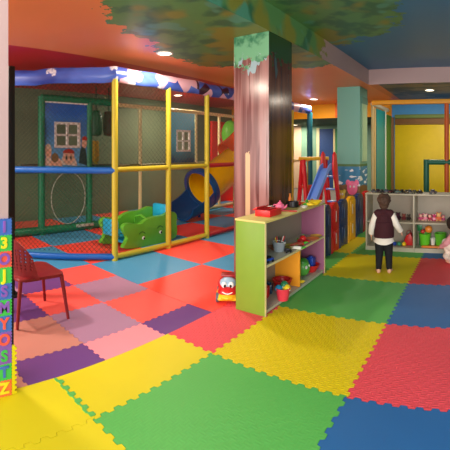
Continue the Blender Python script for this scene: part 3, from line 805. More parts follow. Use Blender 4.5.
def veg(label, loc, c, kind=0, rz=0, s=1, group=None):      # toy vegetables and fruit
    t = thing(('toy_carrot', 'toy tomato'.replace(' ', '_'), 'toy_corn')[kind], label, 'toy food', loc, rz, group)
    if kind == 0:
        obj('root', MB().tube([(-.05*s, 0, .012*s), (-.01*s, 0, .014*s), (.04*s, 0, .013*s)], [.004*s, .012*s, .013*s], 10), plast(c), t)
        obj('leaf', MB().tube([(.04*s, 0, .013*s), (.06*s, .004*s, .018*s), (.075*s, -.003*s, .02*s)], [.005*s, .007*s, .003*s], 8), plast(GRN), t)
    elif kind == 1:
        obj('fruit', MB().ell((0, 0, .026*s), (.028*s, .028*s, .026*s)), plast(c), t)
        obj('stem', MB().cyl((0, 0, .048*s), (.003*s, 0, .062*s), .004*s, .003*s, 8), plast(GRN), t)
    else:
        obj('cob', MB().tube([(-.04*s, 0, .016*s), (-.02*s, 0, .017*s), (.02*s, 0, .017*s), (.045*s, 0, .016*s)], [.008*s, .016*s, .016*s, .006*s], 12), plast(c), t)
        obj('husk', MB().tube([(-.06*s, 0, .016*s), (-.03*s, 0, .016*s), (0, 0, .012*s)], [.006*s, .018*s, .012*s], 8), plast(GRN), t)
    return t
WTOP = HT+.0175
def on(x, y, z=TOP): p = at(x, y, z); p.z = z; return p
# --- on the top board of the lime shelf
p = on(249, 213); p.x = -1.90
t = thing('toy_case', 'open red plastic toy case at the near end of the lime shelf top', 'toy case', p, 0)
obj('tray', MB().box((0, 0, .006), (.16, .22, .012), bev=.003).box((-.075, 0, .031), (.012, .22, .060), bev=.003).box((.075, 0, .031), (.012, .22, .060), bev=.003).box((0, -.105, .031), (.16, .012, .060), bev=.003).box((0, .105, .031), (.16, .012, .060), bev=.003), plast(RED), t)
obj('lid', MB().box((-.085, 0, .066), (.05, .22, .014), bev=.004, rot=Matrix.Rotation(-.5, 4, 'Y')), plast(RED), t)
obj('handle', MB().tube([(.02, -.10, .055), (.02, -.05, .062), (.02, .05, .062), (.02, .10, .055)], .007, 8), plast((170, 24, 26)), t)
p = on(270.5, 210); t = thing('toy_van', 'small white and black toy van on the lime shelf top', 'toy van', p, 1.2)
obj('body', MB().box((0, 0, .026), (.08, .045, .034), bev=.008), plast(WHT), t)
obj('window', MB().box((.012, 0, .034), (.04, .047, .012), bev=.002), plast(BLK), t)
for x in (-.024, .024):
    for y in (-.022, .022): obj('wheel', MB().cyl((x, y-.004, .012), (x, y+.004, .012), .012, seg=12), plast(BLK), t)
teapot('pink toy teapot on the lime shelf top', on(280, 210.5), PNK, 1.15)
t = thing('toy_spatula', 'flat red toy spatula lying on the lime shelf top', 'toy spatula', on(288, 211.5), .5)
obj('blade', MB().box((.05, 0, .006), (.08, .06, .008), bev=.003), plast(RED), t); obj('handle', MB().box((-.05, 0, .008), (.13, .016, .01), bev=.003), plast(RED), t)
pot('black toy pan on the lime shelf top below the red and white toys', on(293, 207), BLK, .062, .06, 2.2)
o = obj('toy_bottle', MB().lathe([(.016, 0), (.018, .01), (.018, .08), (.010, .10), (.010, .125), (.012, .13)]), plast(ORG), loc=Vector((-2.03, at_a(290, 200, -2.03).y, TOP))); tag(o, 'tall orange toy bottle at the back of the lime shelf top', 'toy bottle')
veg('red toy tomato by the black toy pan', on(299, 205.5), RED, 1, group='toy food on the lime shelf'); veg('orange toy carrot behind the pan on the lime shelf', on(302, 204.5), ORG, 0, .8, 1.1, 'toy food on the lime shelf')
bowl('white toy bowl on the lime shelf top between the pan and the yellow dish', on(304, 208), WHT, .04, .022)
veg('yellow toy corn cob near the far end of the lime shelf top', on(309, 206), YEL, 2, .3, 1.1, 'toy food on the lime shelf')
veg('green toy fruit with stem on the lime shelf top', on(307, 203.5), GRN, 1, 0, .9, 'toy food on the lime shelf')
bowl('yellow toy dish at the far end of the lime shelf top', on(315, 204.5), YEL, .080, .045)
veg('small red toy fruit beside the yellow dish', on(312, 203.4), RED, 1, 0, 1.0, 'toy food on the lime shelf')
# --- on its middle board
MZ = .4365
def onm(x, y): return on(x, y, MZ)
t = bucket('toy_pail', 'grey toy pail full of sticks on the middle board of the lime shelf', onm(279, 251), .066, .09, (150, 160, 166), WHT)
pp_ = onm(279, 251)
for i, (dx, dy, c) in enumerate(((-.02, .01, RED), (.015, .02, WHT), (.02, -.015, BRN), (-.01, -.02, YEL), (0, 0, BLK), (.03, .005, RED))):
    nm = ('red', 'white', 'brown', 'yellow', 'black', 'short red')[i]
    stick(f'{nm} stick standing in the grey toy pail', pp_+Vector((dx*.5, dy*.5, .02)), pp_+Vector((dx*1.9, dy*2.0, .135+.008*(i % 3))), .006, c, group='sticks in the grey pail')
bowl('olive toy dish beside the grey pail on the middle board', onm(291, 248), (150, 140, 60), .075, .03)
minicar('small black toy car in front of the grey pail', onm(288, 252.5), BLK, .9, .8)
veg('brown toy sausage in front of the olive dish', onm(297, 246.5), (150, 60, 40), 0, .9, 1.7, 'toy food on the middle board'); veg('red toy pepper in the middle of the shelf board', onm(301, 244.5), RED, 0, 2.3, 1.8, 'toy food on the middle board')
veg('red toy tomato on the middle board near the mauve end', onm(303, 242), RED, 1, 0, 1.4, 'toy food on the middle board')
bowl('flat orange toy plate near the mauve end of the middle board', onm(312, 239.5), ORG, .085, .014); bowl('flat yellow toy plate at the mauve end of the middle board', onm(316, 236.5), YEL, .07, .014)
veg('white toy radish on the middle board', onm(296, 249.5), WHT, 0, .2, 1.4, 'toy food on the middle board')
minicar('blue toy car at the near end of the middle board', onm(268.5, 262), BLUE, 1.3, 1.1)
# --- in its lower bays
LZ0 = .0405
def onl(x, y): return on(x, y, LZ0)
b = onl(283, 299.5)
bucket('toy_pail', 'pinkish red toy bucket in the near lower bay of the lime shelf', b, .068, .105, (226, 60, 78), WHT)
for i, (dx, dy, dz, c, nm) in enumerate(((-.035, -.02, .122, (36, 130, 170), 'blue'), (.03, .02, .125, YEL, 'yellow'), (.0, .03, .15, (40, 120, 80), 'dark green'), (-.02, .04, .115, (60, 170, 190), 'teal'))):
    t = thing('toy_mould', f'{nm} sand mould heaped in the pinkish red bucket', 'sand mould', b+Vector((dx, dy, dz-.022)), i*.8, 'sand moulds in the red bucket')
    obj('body', MB().lathe([(.036, 0), (.034, .018), (.018, .034), (.004, .038)], seg=10), plast(c), t); obj('rim', MB().lathe([(.041, -.004), (.041, .002), (.034, .003), (.034, -.004)], seg=10), plast(c), t)
o = bucket('toy_tub', 'low red toy tub at the back of the near lower bay', Vector((-1.93, 3.025, LZ0)), .086, .15, (196, 40, 44), YEL, cat='tub')
bucket('toy_tub', 'small red toy tub beside the orange divider', Vector((-1.90, 3.46, LZ0)), .095, .09, (200, 36, 36), RED, cat='tub')
teapot('green toy watering pot in the red tub bay by the lime end', Vector((-1.93, 3.025, LZ0+.186)), (40, 110, 70), 1.3)
g = thing('toy_frog', 'round green toy head with two eyes in the far lower bay', 'toy', Vector((-1.885, 3.915, LZ0))); g.scale = (.85, .85, .9)
obj('head', MB().ell((0, 0, .105), (.095, .095, .105)), plast((90, 170, 66)), g)
obj('cap', MB().lathe([(.075, .155), (.07, .19), (.04, .215), (.005, .222)]), plast((60, 140, 50)), g)
for s in (-1, 1): obj('eye', MB().ell((.07+.01, s*.035-.03, .13), (.016, .02, .022)), plast(WHT), g)
o = obj('toy_block', MB().box((0, 0, .05), (.085, .085, .10), bev=.01).cyl((0, 0, .1), (0, 0, .115), .026), plast(BLUE), loc=(-1.87, 4.10, LZ0+.062)); tag(o, 'blue toy block resting in the red basin', 'toy block')
bowl('wide red toy basin at the mauve end of the far lower bay', Vector((-1.87, 4.10, LZ0)), (208, 40, 40), .10, .085, 'basin')
veg('yellow toy corn cob by the orange divider in the far bay', Vector((-1.80, 3.69, LZ0)), YEL, 2, .9, 1.0, 'toys in the far lower bay')

for (x, y, z, c, nm, where, sz) in ((-1.94, 3.19, LZ0, RED, 'red', 'behind the pinkish bucket in the near lower bay', .11), (-1.96, 3.30, LZ0, (24, 60, 90), 'dark teal', 'at the back of the near lower bay', .10), (-1.80, 3.33, LZ0, (190, 36, 36), 'flat red', 'between the bucket and the orange divider', .07), (-1.97, 3.70, LZ0, (40, 90, 50), 'dark green', 'at the back of the far lower bay', .11)):
    t = thing('toy_block', f'{nm} toy block {where}', 'toy block', (x, y, z), .3)
    obj('block', MB().box((0, 0, sz*.45), (sz*.75, sz*.8, sz*.9), bev=.008), plast(c), t); obj('stud', MB().cyl((0, 0, sz*.9), (0, 0, sz*1.05), sz*.22), plast(c), t)
bowl('brown toy dish on the middle board at the back', Vector((-1.96, 3.42, MZ)), (120, 70, 40), .07, .035)
t = thing('toy_spatula', 'red toy ladle lying across the middle board', 'toy spatula', Vector((-1.82, 3.80, MZ)), 1.3)
obj('blade', MB().ell((.06, 0, .012), (.035, .03, .012)), plast(RED), t); obj('handle', MB().box((-.03, 0, .008), (.14, .014, .012), bev=.003), plast(RED), t)
veg('orange toy carrot on the middle board behind the red ladle', Vector((-1.985, 3.54, MZ)), ORG, 0, 1.5, 1.0, 'toy food on the middle board')
# --- toy car on the floor by the lime end
tc = thing('toy_car', 'red and yellow toy car with windscreen eyes on the floor by the lime shelf', 'toy car', (-2.27, 3.05, 0), -.98); tc.scale = (.92, .92, .92)
def carprof(s):  # side outline, x forward
    return [(-.17, .06), (-.18, .12), (-.15, .19), (-.06, .215), (.03, .21), (.075, .15), (.14, .125), (.165, .09), (.165, .05), (.10, .035), (-.10, .035)]
obj('body', MB().ell((-.03, 0, .135), (.135, .112, .10)).ell((.07, 0, .095), (.10, .108, .062)).ell((-.04, 0, .09), (.15, .112, .06)), mat('car_red_plastic', (206, 30, 34), .28, spec=.5), tc, remesh=.007, smoothit=4)
obj('bumper', MB().ell((.02, 0, .066), (.185, .125, .05)).box((.02, 0, .045), (.30, .2, .03), bev=.012), mat('car_yellow_plastic', (250, 184, 30), .3), tc, remesh=.007, smoothit=2)
obj('windscreen', MB().ell((.035, 0, .175), (.075, .088, .05), rot=Matrix.Rotation(.5, 4, 'Y')), plast((150, 180, 200)), tc)
for s in (-1, 1):
    e = obj('eye', MB().ell((.098, s*.036, .172), (.016, .028, .032)), m_wh, tc); obj('pupil', MB().ell((.112, s*.030, .166), (.007, .013, .016)), m_bk, e)
    for x in (-.10, .10): obj('wheel', MB().cyl((x, s*.09, .046), (x, s*.12, .046), .045, seg=20), mat('grey_tyre', (90, 92, 100), .6), tc)
obj('roof_rack', MB().box((-.04, 0, .238), (.12, .15, .022), bev=.008), mat('car_dark_red', (150, 20, 28), .3), tc)
obj('smile', MB().tube([(.170-.0022*abs(i-5), -.05+.01*i, .118-.014*math.sin(PI*i/10)) for i in range(11)], .005, 8), m_wh, tc)

# --- on and in the white shelf
cs = [(30, 30, 36), (70, 40, 60), (24, 24, 30), (50, 60, 90), (90, 40, 40), (28, 30, 28), (40, 80, 60), (34, 30, 40), (100, 80, 40), (30, 34, 50), (90, 90, 60), (30, 28, 30), (60, 30, 30)]
names = ['black', 'plum', 'coal black', 'slate blue', 'brick red', 'greenish black', 'dark teal', 'violet black', 'ochre', 'navy', 'olive', 'jet black', 'dark brown']
xs = [374, 378, 382, 387, 391, 394.5, 398, 402, 406, 410, 414.5, 420, 433]
for i, x in enumerate(xs):
    q = at_b(x, 193, 5.48+.05*(i % 2)); 
    minicar(f'{names[i]} toy car on the white shelf top', Vector((q.x, q.y, WTOP)), cs[i], .3+.9*(i % 3), 1.0 if i != 12 else 1.25, 'toy cars on the white shelf top')
def wq(x, b=5.58): return at_b(x, 200, b).x
WM, WZ0 = .4205, .0605
def plush(label, loc, c, c2, s=1.0, group='soft toys in the white shelf'):
    s *= .82
    t = thing('soft_toy', label, 'soft toy', loc, random.uniform(-.25, .25)-PI/2, group)
    f = mat('plush_%d_%d_%d' % c, c, .9, bump=.6, bscale=160); f2 = mat('plush_%d_%d_%d' % c2, c2, .9, bump=.6, bscale=160)
    obj('body', MB().ell((0, 0, .045*s), (.045*s, .05*s, .045*s)), f, t); obj('head', MB().ell((.02*s, 0, .105*s), (.036*s, .04*s, .036*s)), f2, t)
    for q in (-1, 1):
        obj('ear', MB().ell((.012*s, q*.032*s, .136*s), (.008*s, .014*s, .016*s)), f, t); obj('arm', MB().ell((.03*s, q*.048*s, .055*s), (.03*s, .014*s, .014*s)), f, t); obj('foot', MB().ell((.045*s, q*.03*s, .016*s), (.03*s, .018*s, .016*s)), f2, t)
    return t
for x, c, c2, nm, s in ((393, (40, 30, 34), (60, 44, 40), 'black', .9), (398.5, (52, 24, 40), (70, 34, 52), 'dark purple', .9), (404, (110, 40, 44), (140, 70, 60), 'maroon', .75), (409, (48, 38, 36), (70, 60, 50), 'dark brown', .7), (387.5, (36, 34, 46), (50, 48, 60), 'charcoal', .8)):
    plush(f'{nm} soft toy on the middle board, left bay of the white shelf', Vector((wq(x), 5.58, WM)), c, c2, s)
for x, c, c2, nm, s in ((421, (196, 80, 120), (230, 170, 150), 'deep pink', .8), (425.5, (236, 150, 170), (238, 200, 180), 'light pink', .85), (430, (180, 50, 80), (236, 180, 160), 'crimson', .75), (434.5, (240, 170, 190), (200, 60, 110), 'magenta headed', .8), (439, (230, 120, 80), (240, 190, 120), 'orange', 1.0), (443.5, (190, 90, 130), (220, 160, 150), 'rose', .7)):
    plush(f'{nm} soft toy on the middle board, right bay of the white shelf', Vector((wq(x), 5.58, WM)), c, c2, s)
bucket('toy_pail', 'bright green toy bucket left in the right lower bay of the white shelf', Vector((wq(425), 5.57, WZ0)), .085, .17, (100, 196, 40), GRN, 'green buckets in the white shelf')
bucket('toy_pail', 'bright green toy bucket right in the right lower bay, beside the crouching child', Vector((wq(440.5), 5.57, WZ0)), .085, .18, (96, 190, 40), GRN, 'green buckets in the white shelf')
bucket('toy_cup', 'small white toy cup between two green buckets', Vector((wq(433.3), 5.55, WZ0)), .035, .11, WHT, cat='cup')
o = obj('toy_ball', MB().ell((0, 0, 0), .055), plast((236, 140, 50)), loc=(wq(428.5), 5.60, WZ0+.23)); tag(o, 'orange ball on top of the left green bucket', 'ball')
o = obj('toy_ball', MB().ell((0, 0, 0), .032), plast((196, 60, 50)), loc=(wq(423), 5.56, WZ0+.205)); tag(o, 'small red ball in the left green bucket', 'ball')
t = thing('toy_shovel', 'dark green toy shovel standing in the left green bucket', 'toy shovel', (wq(419.5), 5.60, WZ0), 0)
obj('blade', MB().box((0, 0, .25), (.07, .012, .09), bev=.005), plast((20, 110, 60)), t); obj('handle', MB().cyl((0, 0, .0), (0, 0, .22), .01), plast((20, 110, 60)), t)
o = obj('toy_tray', MB().box((0, 0, .012), (.30, .08, .022), bev=.006), plast((224, 120, 40)), loc=(wq(433), 5.482, WZ0)); tag(o, 'flat orange toy tray at the front of the right lower bay', 'tray')
t = thing('toy_bag', 'red toy bag in the left lower bay of the white shelf', 'bag', (wq(408.5), 5.58, WZ0))
obj('body', MB().prism([(-.08, 0), (.075, 0), (.065, .12), (.03, .18), (-.03, .14)], 'b', -.05, .05, bev=.012), plast((196, 34, 36)), t); obj('handle', MB().tube([(-.03, 0, .15), (-.02, 0, .20), (.03, 0, .21), (.045, 0, .16)], .006, 8), plast((150, 24, 30)), t)
for x, c, nm, k_ in ((394.5, BLUE, 'blue', 1), (399.5, (60, 150, 110), 'sea green', 1), (404, YEL, 'yellow', 1)):
    veg(f'{nm} toy fruit in the left lower bay of the white shelf', Vector((wq(x, 5.50), 5.50, WZ0)), c, k_, 0, 1.1, 'toy food in the white shelf')
o = obj('toy_plate', MB().lathe([(.05, 0), (.085, .012), (.08, .014), (.001, .006)]), plast((60, 160, 130)), loc=(wq(398), 5.58, WZ0)); o.rotation_euler = (0, 0, 0); tag(o, 'sea green toy plate in the left lower bay of the white shelf', 'toy plate')

# ------------------------------------------------------------------ plastic fence
fc = [((22, 44, 88), 'navy blue', 'nearest the lime shelf'), ((206, 22, 28), 'red', 'second from the lime shelf'), ((24, 52, 96), 'navy blue', 'between the red and the yellow panels'), ((240, 176, 24), 'yellow', 'in the middle of the fence'),
      ((24, 52, 104), 'navy blue', 'just beyond the yellow panel'), ((198, 24, 30), 'red', 'at the far end of the fence')]
xs = [(322.5, 329.5), (330, 337.3), (338, 346), (346.7, 354), (354.7, 361.7), (362.3, 369)]
FA = -2.0
for (x0, x1), (c, nm, wh) in zip(xs, fc):
    b0 = at_a(x0, 200, FA).y; b1 = at_a(x1, 200, FA).y; w = b1-b0-.004
    t = thing('fence_panel', f'{nm} plastic fence panel {wh}', 'fence panel', (FA, (b0+b1)/2, 0), 0, 'plastic play fence panels')
    hh = .68; pc = plast(c)
    e = [(-w/2, .0), (-w/2+.05, 0), (-w/2+.06, .03), (w/2-.06, .03), (w/2-.05, 0), (w/2, 0), (w/2, .30), (w/2-.015, .33), (w/2-.015, .38), (w/2, .41), (w/2, hh-.06), (w/2-.05, hh), (w*.18, hh), (w*.12, hh+.02), (-w*.12, hh+.02), (-w*.18, hh), (-w/2+.05, hh), (-w/2, hh-.06), (-w/2, .41), (-w/2+.015, .38), (-w/2+.015, .33), (-w/2, .30)]
    obj('panel', MB().prism(e, 'a', -.03, .03, bev=.008), pc, t)
    for zc, zh in ((.52, .22), (.18, .24)): obj('rib', MB().box((.032, 0, zc), (.012, w*.5, zh), bev=.005), pc, t)
    for zc in (.50, .19): obj('slot', MB().box((.039, 0, zc), (.004, w*.07, .15), bev=.0015), plast((230, 226, 220)) if c[0] > 100 else plast((90, 110, 150)), t)

# ------------------------------------------------------------------ toddler slide and swing behind the fence
sl = thing('toddler_slide', 'toddler slide with a blue chute and red ladder behind the fence', 'slide', (-2.70, 6.2, 0))
m_rs = plast((214, 28, 40)); m_bs = mat('blue_chute_plastic', (112, 154, 232), .3)
pts = [(.0, .42, 1.10), (-.01, .32, 1.06), (-.03, .1, .80), (-.06, -.2, .45), (-.08, -.45, .18), (-.09, -.65, .12)]
mb = MB(); prev = None
for i, p in enumerate(pts):
    P = Vector(p); w = .09
    ring = [mb.bm.verts.new(P+Vector(q)) for q in ((-w, 0, .09), (-w, 0, -.02), (w, 0, -.02), (w, 0, .09), (w-.02, 0, .09), (w-.02, 0, .0), (-w+.02, 0, .0), (-w+.02, 0, .09))]
    if prev:
        for k_ in range(8): mb.bm.faces.new((prev[k_], prev[(k_+1) % 8], ring[(k_+1) % 8], ring[k_]))
    else: mb.bm.faces.new(ring[::-1])
    prev = ring
mb.bm.faces.new(prev); obj('chute', mb, m_bs, sl)
for s in (-1, 1):
    e = [(.42, 1.10), (.44, 1.34), (.50, 1.40), (.57, 1.36), (.62, 1.10), (.86, .0), (.76, 0), (.62, .62), (.54, .85), (.46, .95)]
    obj('side_frame', MB().prism(e, 'a', s*.115-.02, s*.115+.02, bev=.01), m_rs, sl)
for i in range(4): obj('step', MB().box((0, .55+.065*(3-i)+.02, .22+.24*i), (.19, .09, .03), bev=.008), m_bs, sl)
obj('leg', MB().box((0, -.52, .055), (.15, .06, .11), bev=.01), m_bs, sl)
sw = thing('toddler_swing', 'toddler swing with red frames and a yellow top bar behind the fence', 'swing', (-3.52, 7.86, 0), .72)
for s in (-1, 1):
    x = s*.25
    obj('side_frame', MB().tube([(x, -.38, .03), (x, -.18, .7), (x, -.05, 1.2), (x, .05, 1.2), (x, .18, .7), (x, .38, .03)], .05, 12), m_rs, sw)
    obj('cross_brace', MB().box((x, 0, .62), (.04, .34, .05), bev=.01), m_rs, sw)
obj('top_bar', MB().cyl((-.34, 0, 1.24), (.34, 0, 1.24), .04), plast((238, 190, 50)), sw)
seat = obj('swing_seat', MB().box((0, 0, .42), (.30, .28, .04), bev=.015).box((0, .13, .54), (.30, .03, .22), bev=.012), plast((220, 60, 40)), sw)
for s in (-1, 1): obj('rope', MB().cyl((s*.14, 0, .42), (s*.14, 0, 1.22), .008), plast(YEL), sw)
# soft animal figures painted on the column: cut-out shapes fixed to it
def cut(x, y, rx, rz, c, nm, lab):
    p = at_b(x, y, 7.345)
    t = thing(nm, lab, 'wall figure', (p.x, 7.36, p.z))
    s = 7.8/F
    e = [(rx*s*math.cos(2*PI*i/24), rz*s*math.sin(2*PI*i/24)) for i in range(24)]
    obj('head', MB().prism(e, 'b', -.03, -.002, bev=.006), plast(c), t)
    for q in (-1, 1):
        obj('ear', MB().prism([(q*rx*s*.8+rx*s*.42*math.cos(2*PI*i/16), rz*s*.75+rz*s*.42*math.sin(2*PI*i/16)) for i in range(16)], 'b', -.022, -.002, bev=.004), plast(c), t)
        obj('eye', MB().ell((q*rx*s*.33, -.03, rz*s*.2), (.018, .01, .024)), plast(WHT), t)
cut(352.3, 188, 5.6, 7.0, (232, 110, 150), 'animal_wall_art', 'pink animal cut-out on the mural of the teal column')
cut(341.5, 195, 4, 5, (196, 180, 50), 'animal_wall_art', 'yellow green animal cut-out low on the mural of the teal column')

# ------------------------------------------------------------------ ball pit frame on the right
bp = thing('ball_pit_frame', 'padded ball pit frame with yellow back panel and orange bar on the right', 'play frame', (-2.0, 7.4, 0))
def LB_(a, b, z=0): return Vector((a+2.0, b-7.4, z))
m_ob = mat('amber_padding', (222, 150, 30), .45); m_op = mat('orange_padding', (190, 84, 24), .5); m_white = mat('white_padding', (206, 206, 190), .5, bump=.4, bscale=60)
m_dg = mat('dark_green_padding', (14, 92, 70), .45); m_brn = mat('brown_beam', (120, 84, 46), .6)
def bb(name, p, q, r, m): obj(name, MB().tube([LB_(*p), LB_(*q)], r, 12), m, bp)
obj('front_bar', MB().box(LB_(-.32, 7.4, 2.355), (3.5, .09, .09), bev=.02), m_ob, bp)
bb('post', (-.60, 7.4, 0), (-.60, 7.4, 2.32), .045, m_op); bb('post', (1.3, 7.4, 0), (1.3, 7.4, 2.32), .045, m_op)
bb('middle_rail', (-.99, 7.4, 1.2), (1.3, 7.4, 1.2), .05, m_dg); bb('inner_post', (-.99, 7.4, 0), (-.99, 7.4, 1.25), .055, m_dg)
m_tan = mat('tan_vinyl', (196, 170, 116), .5)
bb('corner_post', (-2.2, 7.93, 0), (-2.2, 7.93, 2.38), .03, m_tan); bb('post', (-2.2, 9.05, 0), (-2.2, 9.05, 2.38), .03, m_white); bb('post', (-2.16, 9.66, 0), (-2.16, 9.66, 2.25), .04, m_brn)
bb('top_rail', (-2.2, 7.93, 2.40), (-2.2, 9.3, 2.40), .045, m_white)
for y0, y1, z1, m in ((8.0, 8.12, 2.33, m_tan), (8.18, 8.95, 2.33, mat('teal_vinyl', (22, 138, 140), .4)), (9.12, 9.58, 2.28, mat('grass_vinyl', (70, 130, 52), .5))):
    obj('side_panel', MB().span(-.225, -.175, y0-7.4, y1-7.4, .05, z1), m, bp)
obj('back_panel', MB().box(LB_(-.2, 9.70, 1.03), (3.8, .06, 2.06), bev=.01), mat('yellow_vinyl', (206, 178, 16), .45, vary=.04), bp)
obj('back_beam', MB().box(LB_(-.2, 9.70, 2.14), (3.8, .08, .15), bev=.01), m_brn, bp); obj('back_beam', MB().box(LB_(-.2, 9.70, 2.27), (3.8, .08, .10), bev=.01), mat('moss_beam', (104, 124, 62), .6), bp)
struct('trim_9', MB().span(-2.2, 3.5, 9.78, 9.95, 0, ZL), mat('blue_wall_paint', (66, 146, 206), .55))

# ------------------------------------------------------------------ children
def skin_mat(): return mat('child_skin', (214, 160, 130), .55, vary=.03)
def V(*a): return Vector(a)
def hand(mb, wrist, d, palm_n, s):      # d: pointing direction, palm_n: out of the palm; s: hand length
    d = Vector(d).normalized(); n = Vector(palm_n).normalized(); sd = d.cross(n).normalized(); n = sd.cross(d)
    w = Vector(wrist); pc = w+d*s*.27
    R = Matrix((sd, d, n)).transposed().to_4x4()
    mb.ell(pc, (s*.22, s*.30, s*.11), rot=R)
    for k_, (off, ln) in enumerate(((-.16, .36), (-.055, .44), (.055, .41), (.155, .32))):
        a = pc+d*s*.22+sd*off*s; b = a+d*ln*s*.5+n*s*.03; c = b+d*ln*s*.42+n*s*.12
        mb.cap(a, b, s*.062, s*.056, 8); mb.cap(b, c, s*.056, s*.046, 8)
    a = w+d*s*.12-sd*s*.16; b = a-sd*s*.12+d*s*.17; c = b+d*s*.18+n*s*.05
    mb.cap(a, b, s*.075, s*.062, 8); mb.cap(b, c, s*.062, s*.05, 8)
def head(mb, c, r, fwd, up=(0, 0, 1)):
    c = Vector(c); f = Vector(fwd).normalized(); u_ = Vector(up).normalized(); s = f.cross(u_).normalized(); u_ = s.cross(f)
    R = Matrix((s, f, u_)).transposed().to_4x4()
    mb.ell(c, (r*.86, r*.98, r*1.06), rot=R, u=24, v=16); mb.ell(c-u_*r*.5+f*r*.28, (r*.6, r*.55, r*.5), rot=R)
    mb.ell(c+f*r*.98-u_*r*.22, (r*.11, r*.14, r*.13), rot=R)
    mb.ell(c+f*r*.84-u_*r*.52, (r*.26, r*.1, r*.07), rot=R)
    for q in (-1, 1): mb.ell(c+s*q*r*.86-u_*r*.15-f*r*.05, (r*.08, r*.15, r*.22), rot=R)
    return s, f, u_
def face_parts(parent, c, r, s, f, u_, m_hair):
    for q in (-1, 1):
        e = obj('eye', MB().ell(Vector(c)+f*r*.83+s*q*r*.32-u_*r*.08, r*.13), m_wh, parent); obj('iris', MB().ell(Vector(c)+f*r*.93+s*q*r*.32-u_*r*.08, r*.065), mat('brown_iris', (60, 36, 24), .3), e)
    obj('mouth', MB().ell(Vector(c)+f*r*.9-u_*r*.54, (r*.2, r*.08, r*.05)), mat('lips', (180, 90, 84), .5), parent)
P0 = at(384, 273, 0)
kid = thing('person', 'toddler standing with back turned in a maroon vest, white shirt and black trousers', 'person', P0+Vector((0, 0, .004)), .22)
# local frame: x right, y forward (away from the camera), z up
mb = MB()
for s in (-1, 1):
    mb.cap((s*.062, -.005, .055), (s*.055, 0, .22), .027, .037); mb.cap((s*.055, 0, .22), (s*.05, -.005, .39), .039, .054)
    mb.ell((s*.066, .025, .022), (.026, .06, .022), rot=Matrix.Rotation(-s*.3, 4, 'Z')); mb.cap((s*.063, -.012, .02), (s*.062, -.005, .06), .024, .026)
    for k_ in range(5): mb.ell((s*(.064-.020+.010*k_)+s*.017, .080-.004*abs(k_-1), .012), (.0062, .013, .009))
mb.cap((0, 0, .40), (0, .0, .50), .080, .078); mb.cap((0, 0, .50), (0, .012, .655), .076, .056); mb.cap((0, .01, .69), (0, .02, .77), .032, .032)
HC = V(0, .03, .832)
SH = .685
mb.cap((-.088, .01, SH), (-.137, -.015, .55), .031, .027); mb.cap((-.137, -.015, .55), (-.150, .03, .44), .026, .019); hand(mb, (-.150, .03, .44), (-.02, .12, -1), (1, 0, 0), .082)
mb.cap((.088, .01, SH), (.145, -.02, .565), .031, .027); mb.cap((.145, -.02, .565), (.198, .045, .475), .026, .019); hand(mb, (.198, .045, .475), (.35, .45, -.75), (-1, .2, 0), .082)
hs = head(mb, HC, .074, (0.05, 1, -.12))
body = obj('body', mb, skin_mat(), kid, remesh=.0055, smoothit=3)
face_parts(body, HC, .074, *hs, None)
hb = MB().ell(HC+V(0, -.018, .014), (.074, .076, .076), u=24, v=16)
for i in range(42):
    an = random.uniform(0, 2*PI); zz = random.uniform(-.75, 1); rr = math.sqrt(max(0, 1-zz*zz))
    q = V(rr*math.cos(an)*.068, rr*math.sin(an)*.070-.018, zz*.072+.010)
    if q.y > .025 and q.z < .035: continue
    hb.ell(HC+q, random.uniform(.014, .024), u=10, v=7)
hb.ell(HC+V(0, -.038, -.045), (.056, .042, .05))
hair = obj('hair', hb, mat('dark_brown_hair', (74, 50, 36), .75, bump=.8, bscale=90), kid, remesh=.006, smoothit=2)
vb = MB().cap((0, -.004, .50), (0, .0, .63), .098, .092); vb.cap((-.068, .004, .686), (.068, .004, .686), .056, .056); vb.ell((0, .008, .725), (.05, .045, .03)); vb.ell((0, 0, .58), (.117, .09, .12))
vb.lathe([(.02, .418), (.120, .420), (.119, .50), (.108, .60), (.02, .58)], seg=28)
for v in vb.bm.verts: v.co.y *= .88
vv = obj('vest', vb, mat('maroon_knit', (58, 16, 24), .85, bump=.5, bscale=150), kid, remesh=.006, smoothit=3)
sb = MB().lathe([(.088, .48), (.098, .43), (.118, .37), (.122, .345), (.114, .345), (.085, .43), (.08, .48)], seg=28, ring=True)
for v in sb.bm.verts:
    v.co.y *= .84
    if v.co.z < .36: v.co.z += .022*(abs(v.co.x)/.11)**2
for s_, pts in ((-1, ((-.090, .01, SH), (-.138, -.015, .55), (-.150, .028, .455))), (1, ((.090, .01, SH), (.146, -.02, .565), (.194, .04, .483)))):
    sb.tube([Vector(pts[0]), Vector(pts[0]).lerp(Vector(pts[1]), .5), pts[1], Vector(pts[1]).lerp(Vector(pts[2]), .5), pts[2]], [.040, .041, .039, .037, .034], 14)
sb.lathe([(.040, .70), (.038, .72), (.034, .72), (.034, .70)], (0, .012, 0), seg=18)
obj('shirt', sb, mat('white_cotton', (226, 216, 202), .8, bump=.3, bscale=60), kid, smooth=60)
tb = MB()
for s_ in (-1, 1): tb.cap((s_*.061, 0, .062), (s_*.055, .0, .22), .036, .046); tb.cap((s_*.055, 0, .22), (s_*.05, 0, .37), .047, .06)
tb.cap((-.03, 0, .40), (.03, 0, .40), .074, .074)
obj('trousers', tb, mat('black_cotton', (20, 19, 24), .85), kid, remesh=.007, smoothit=2)

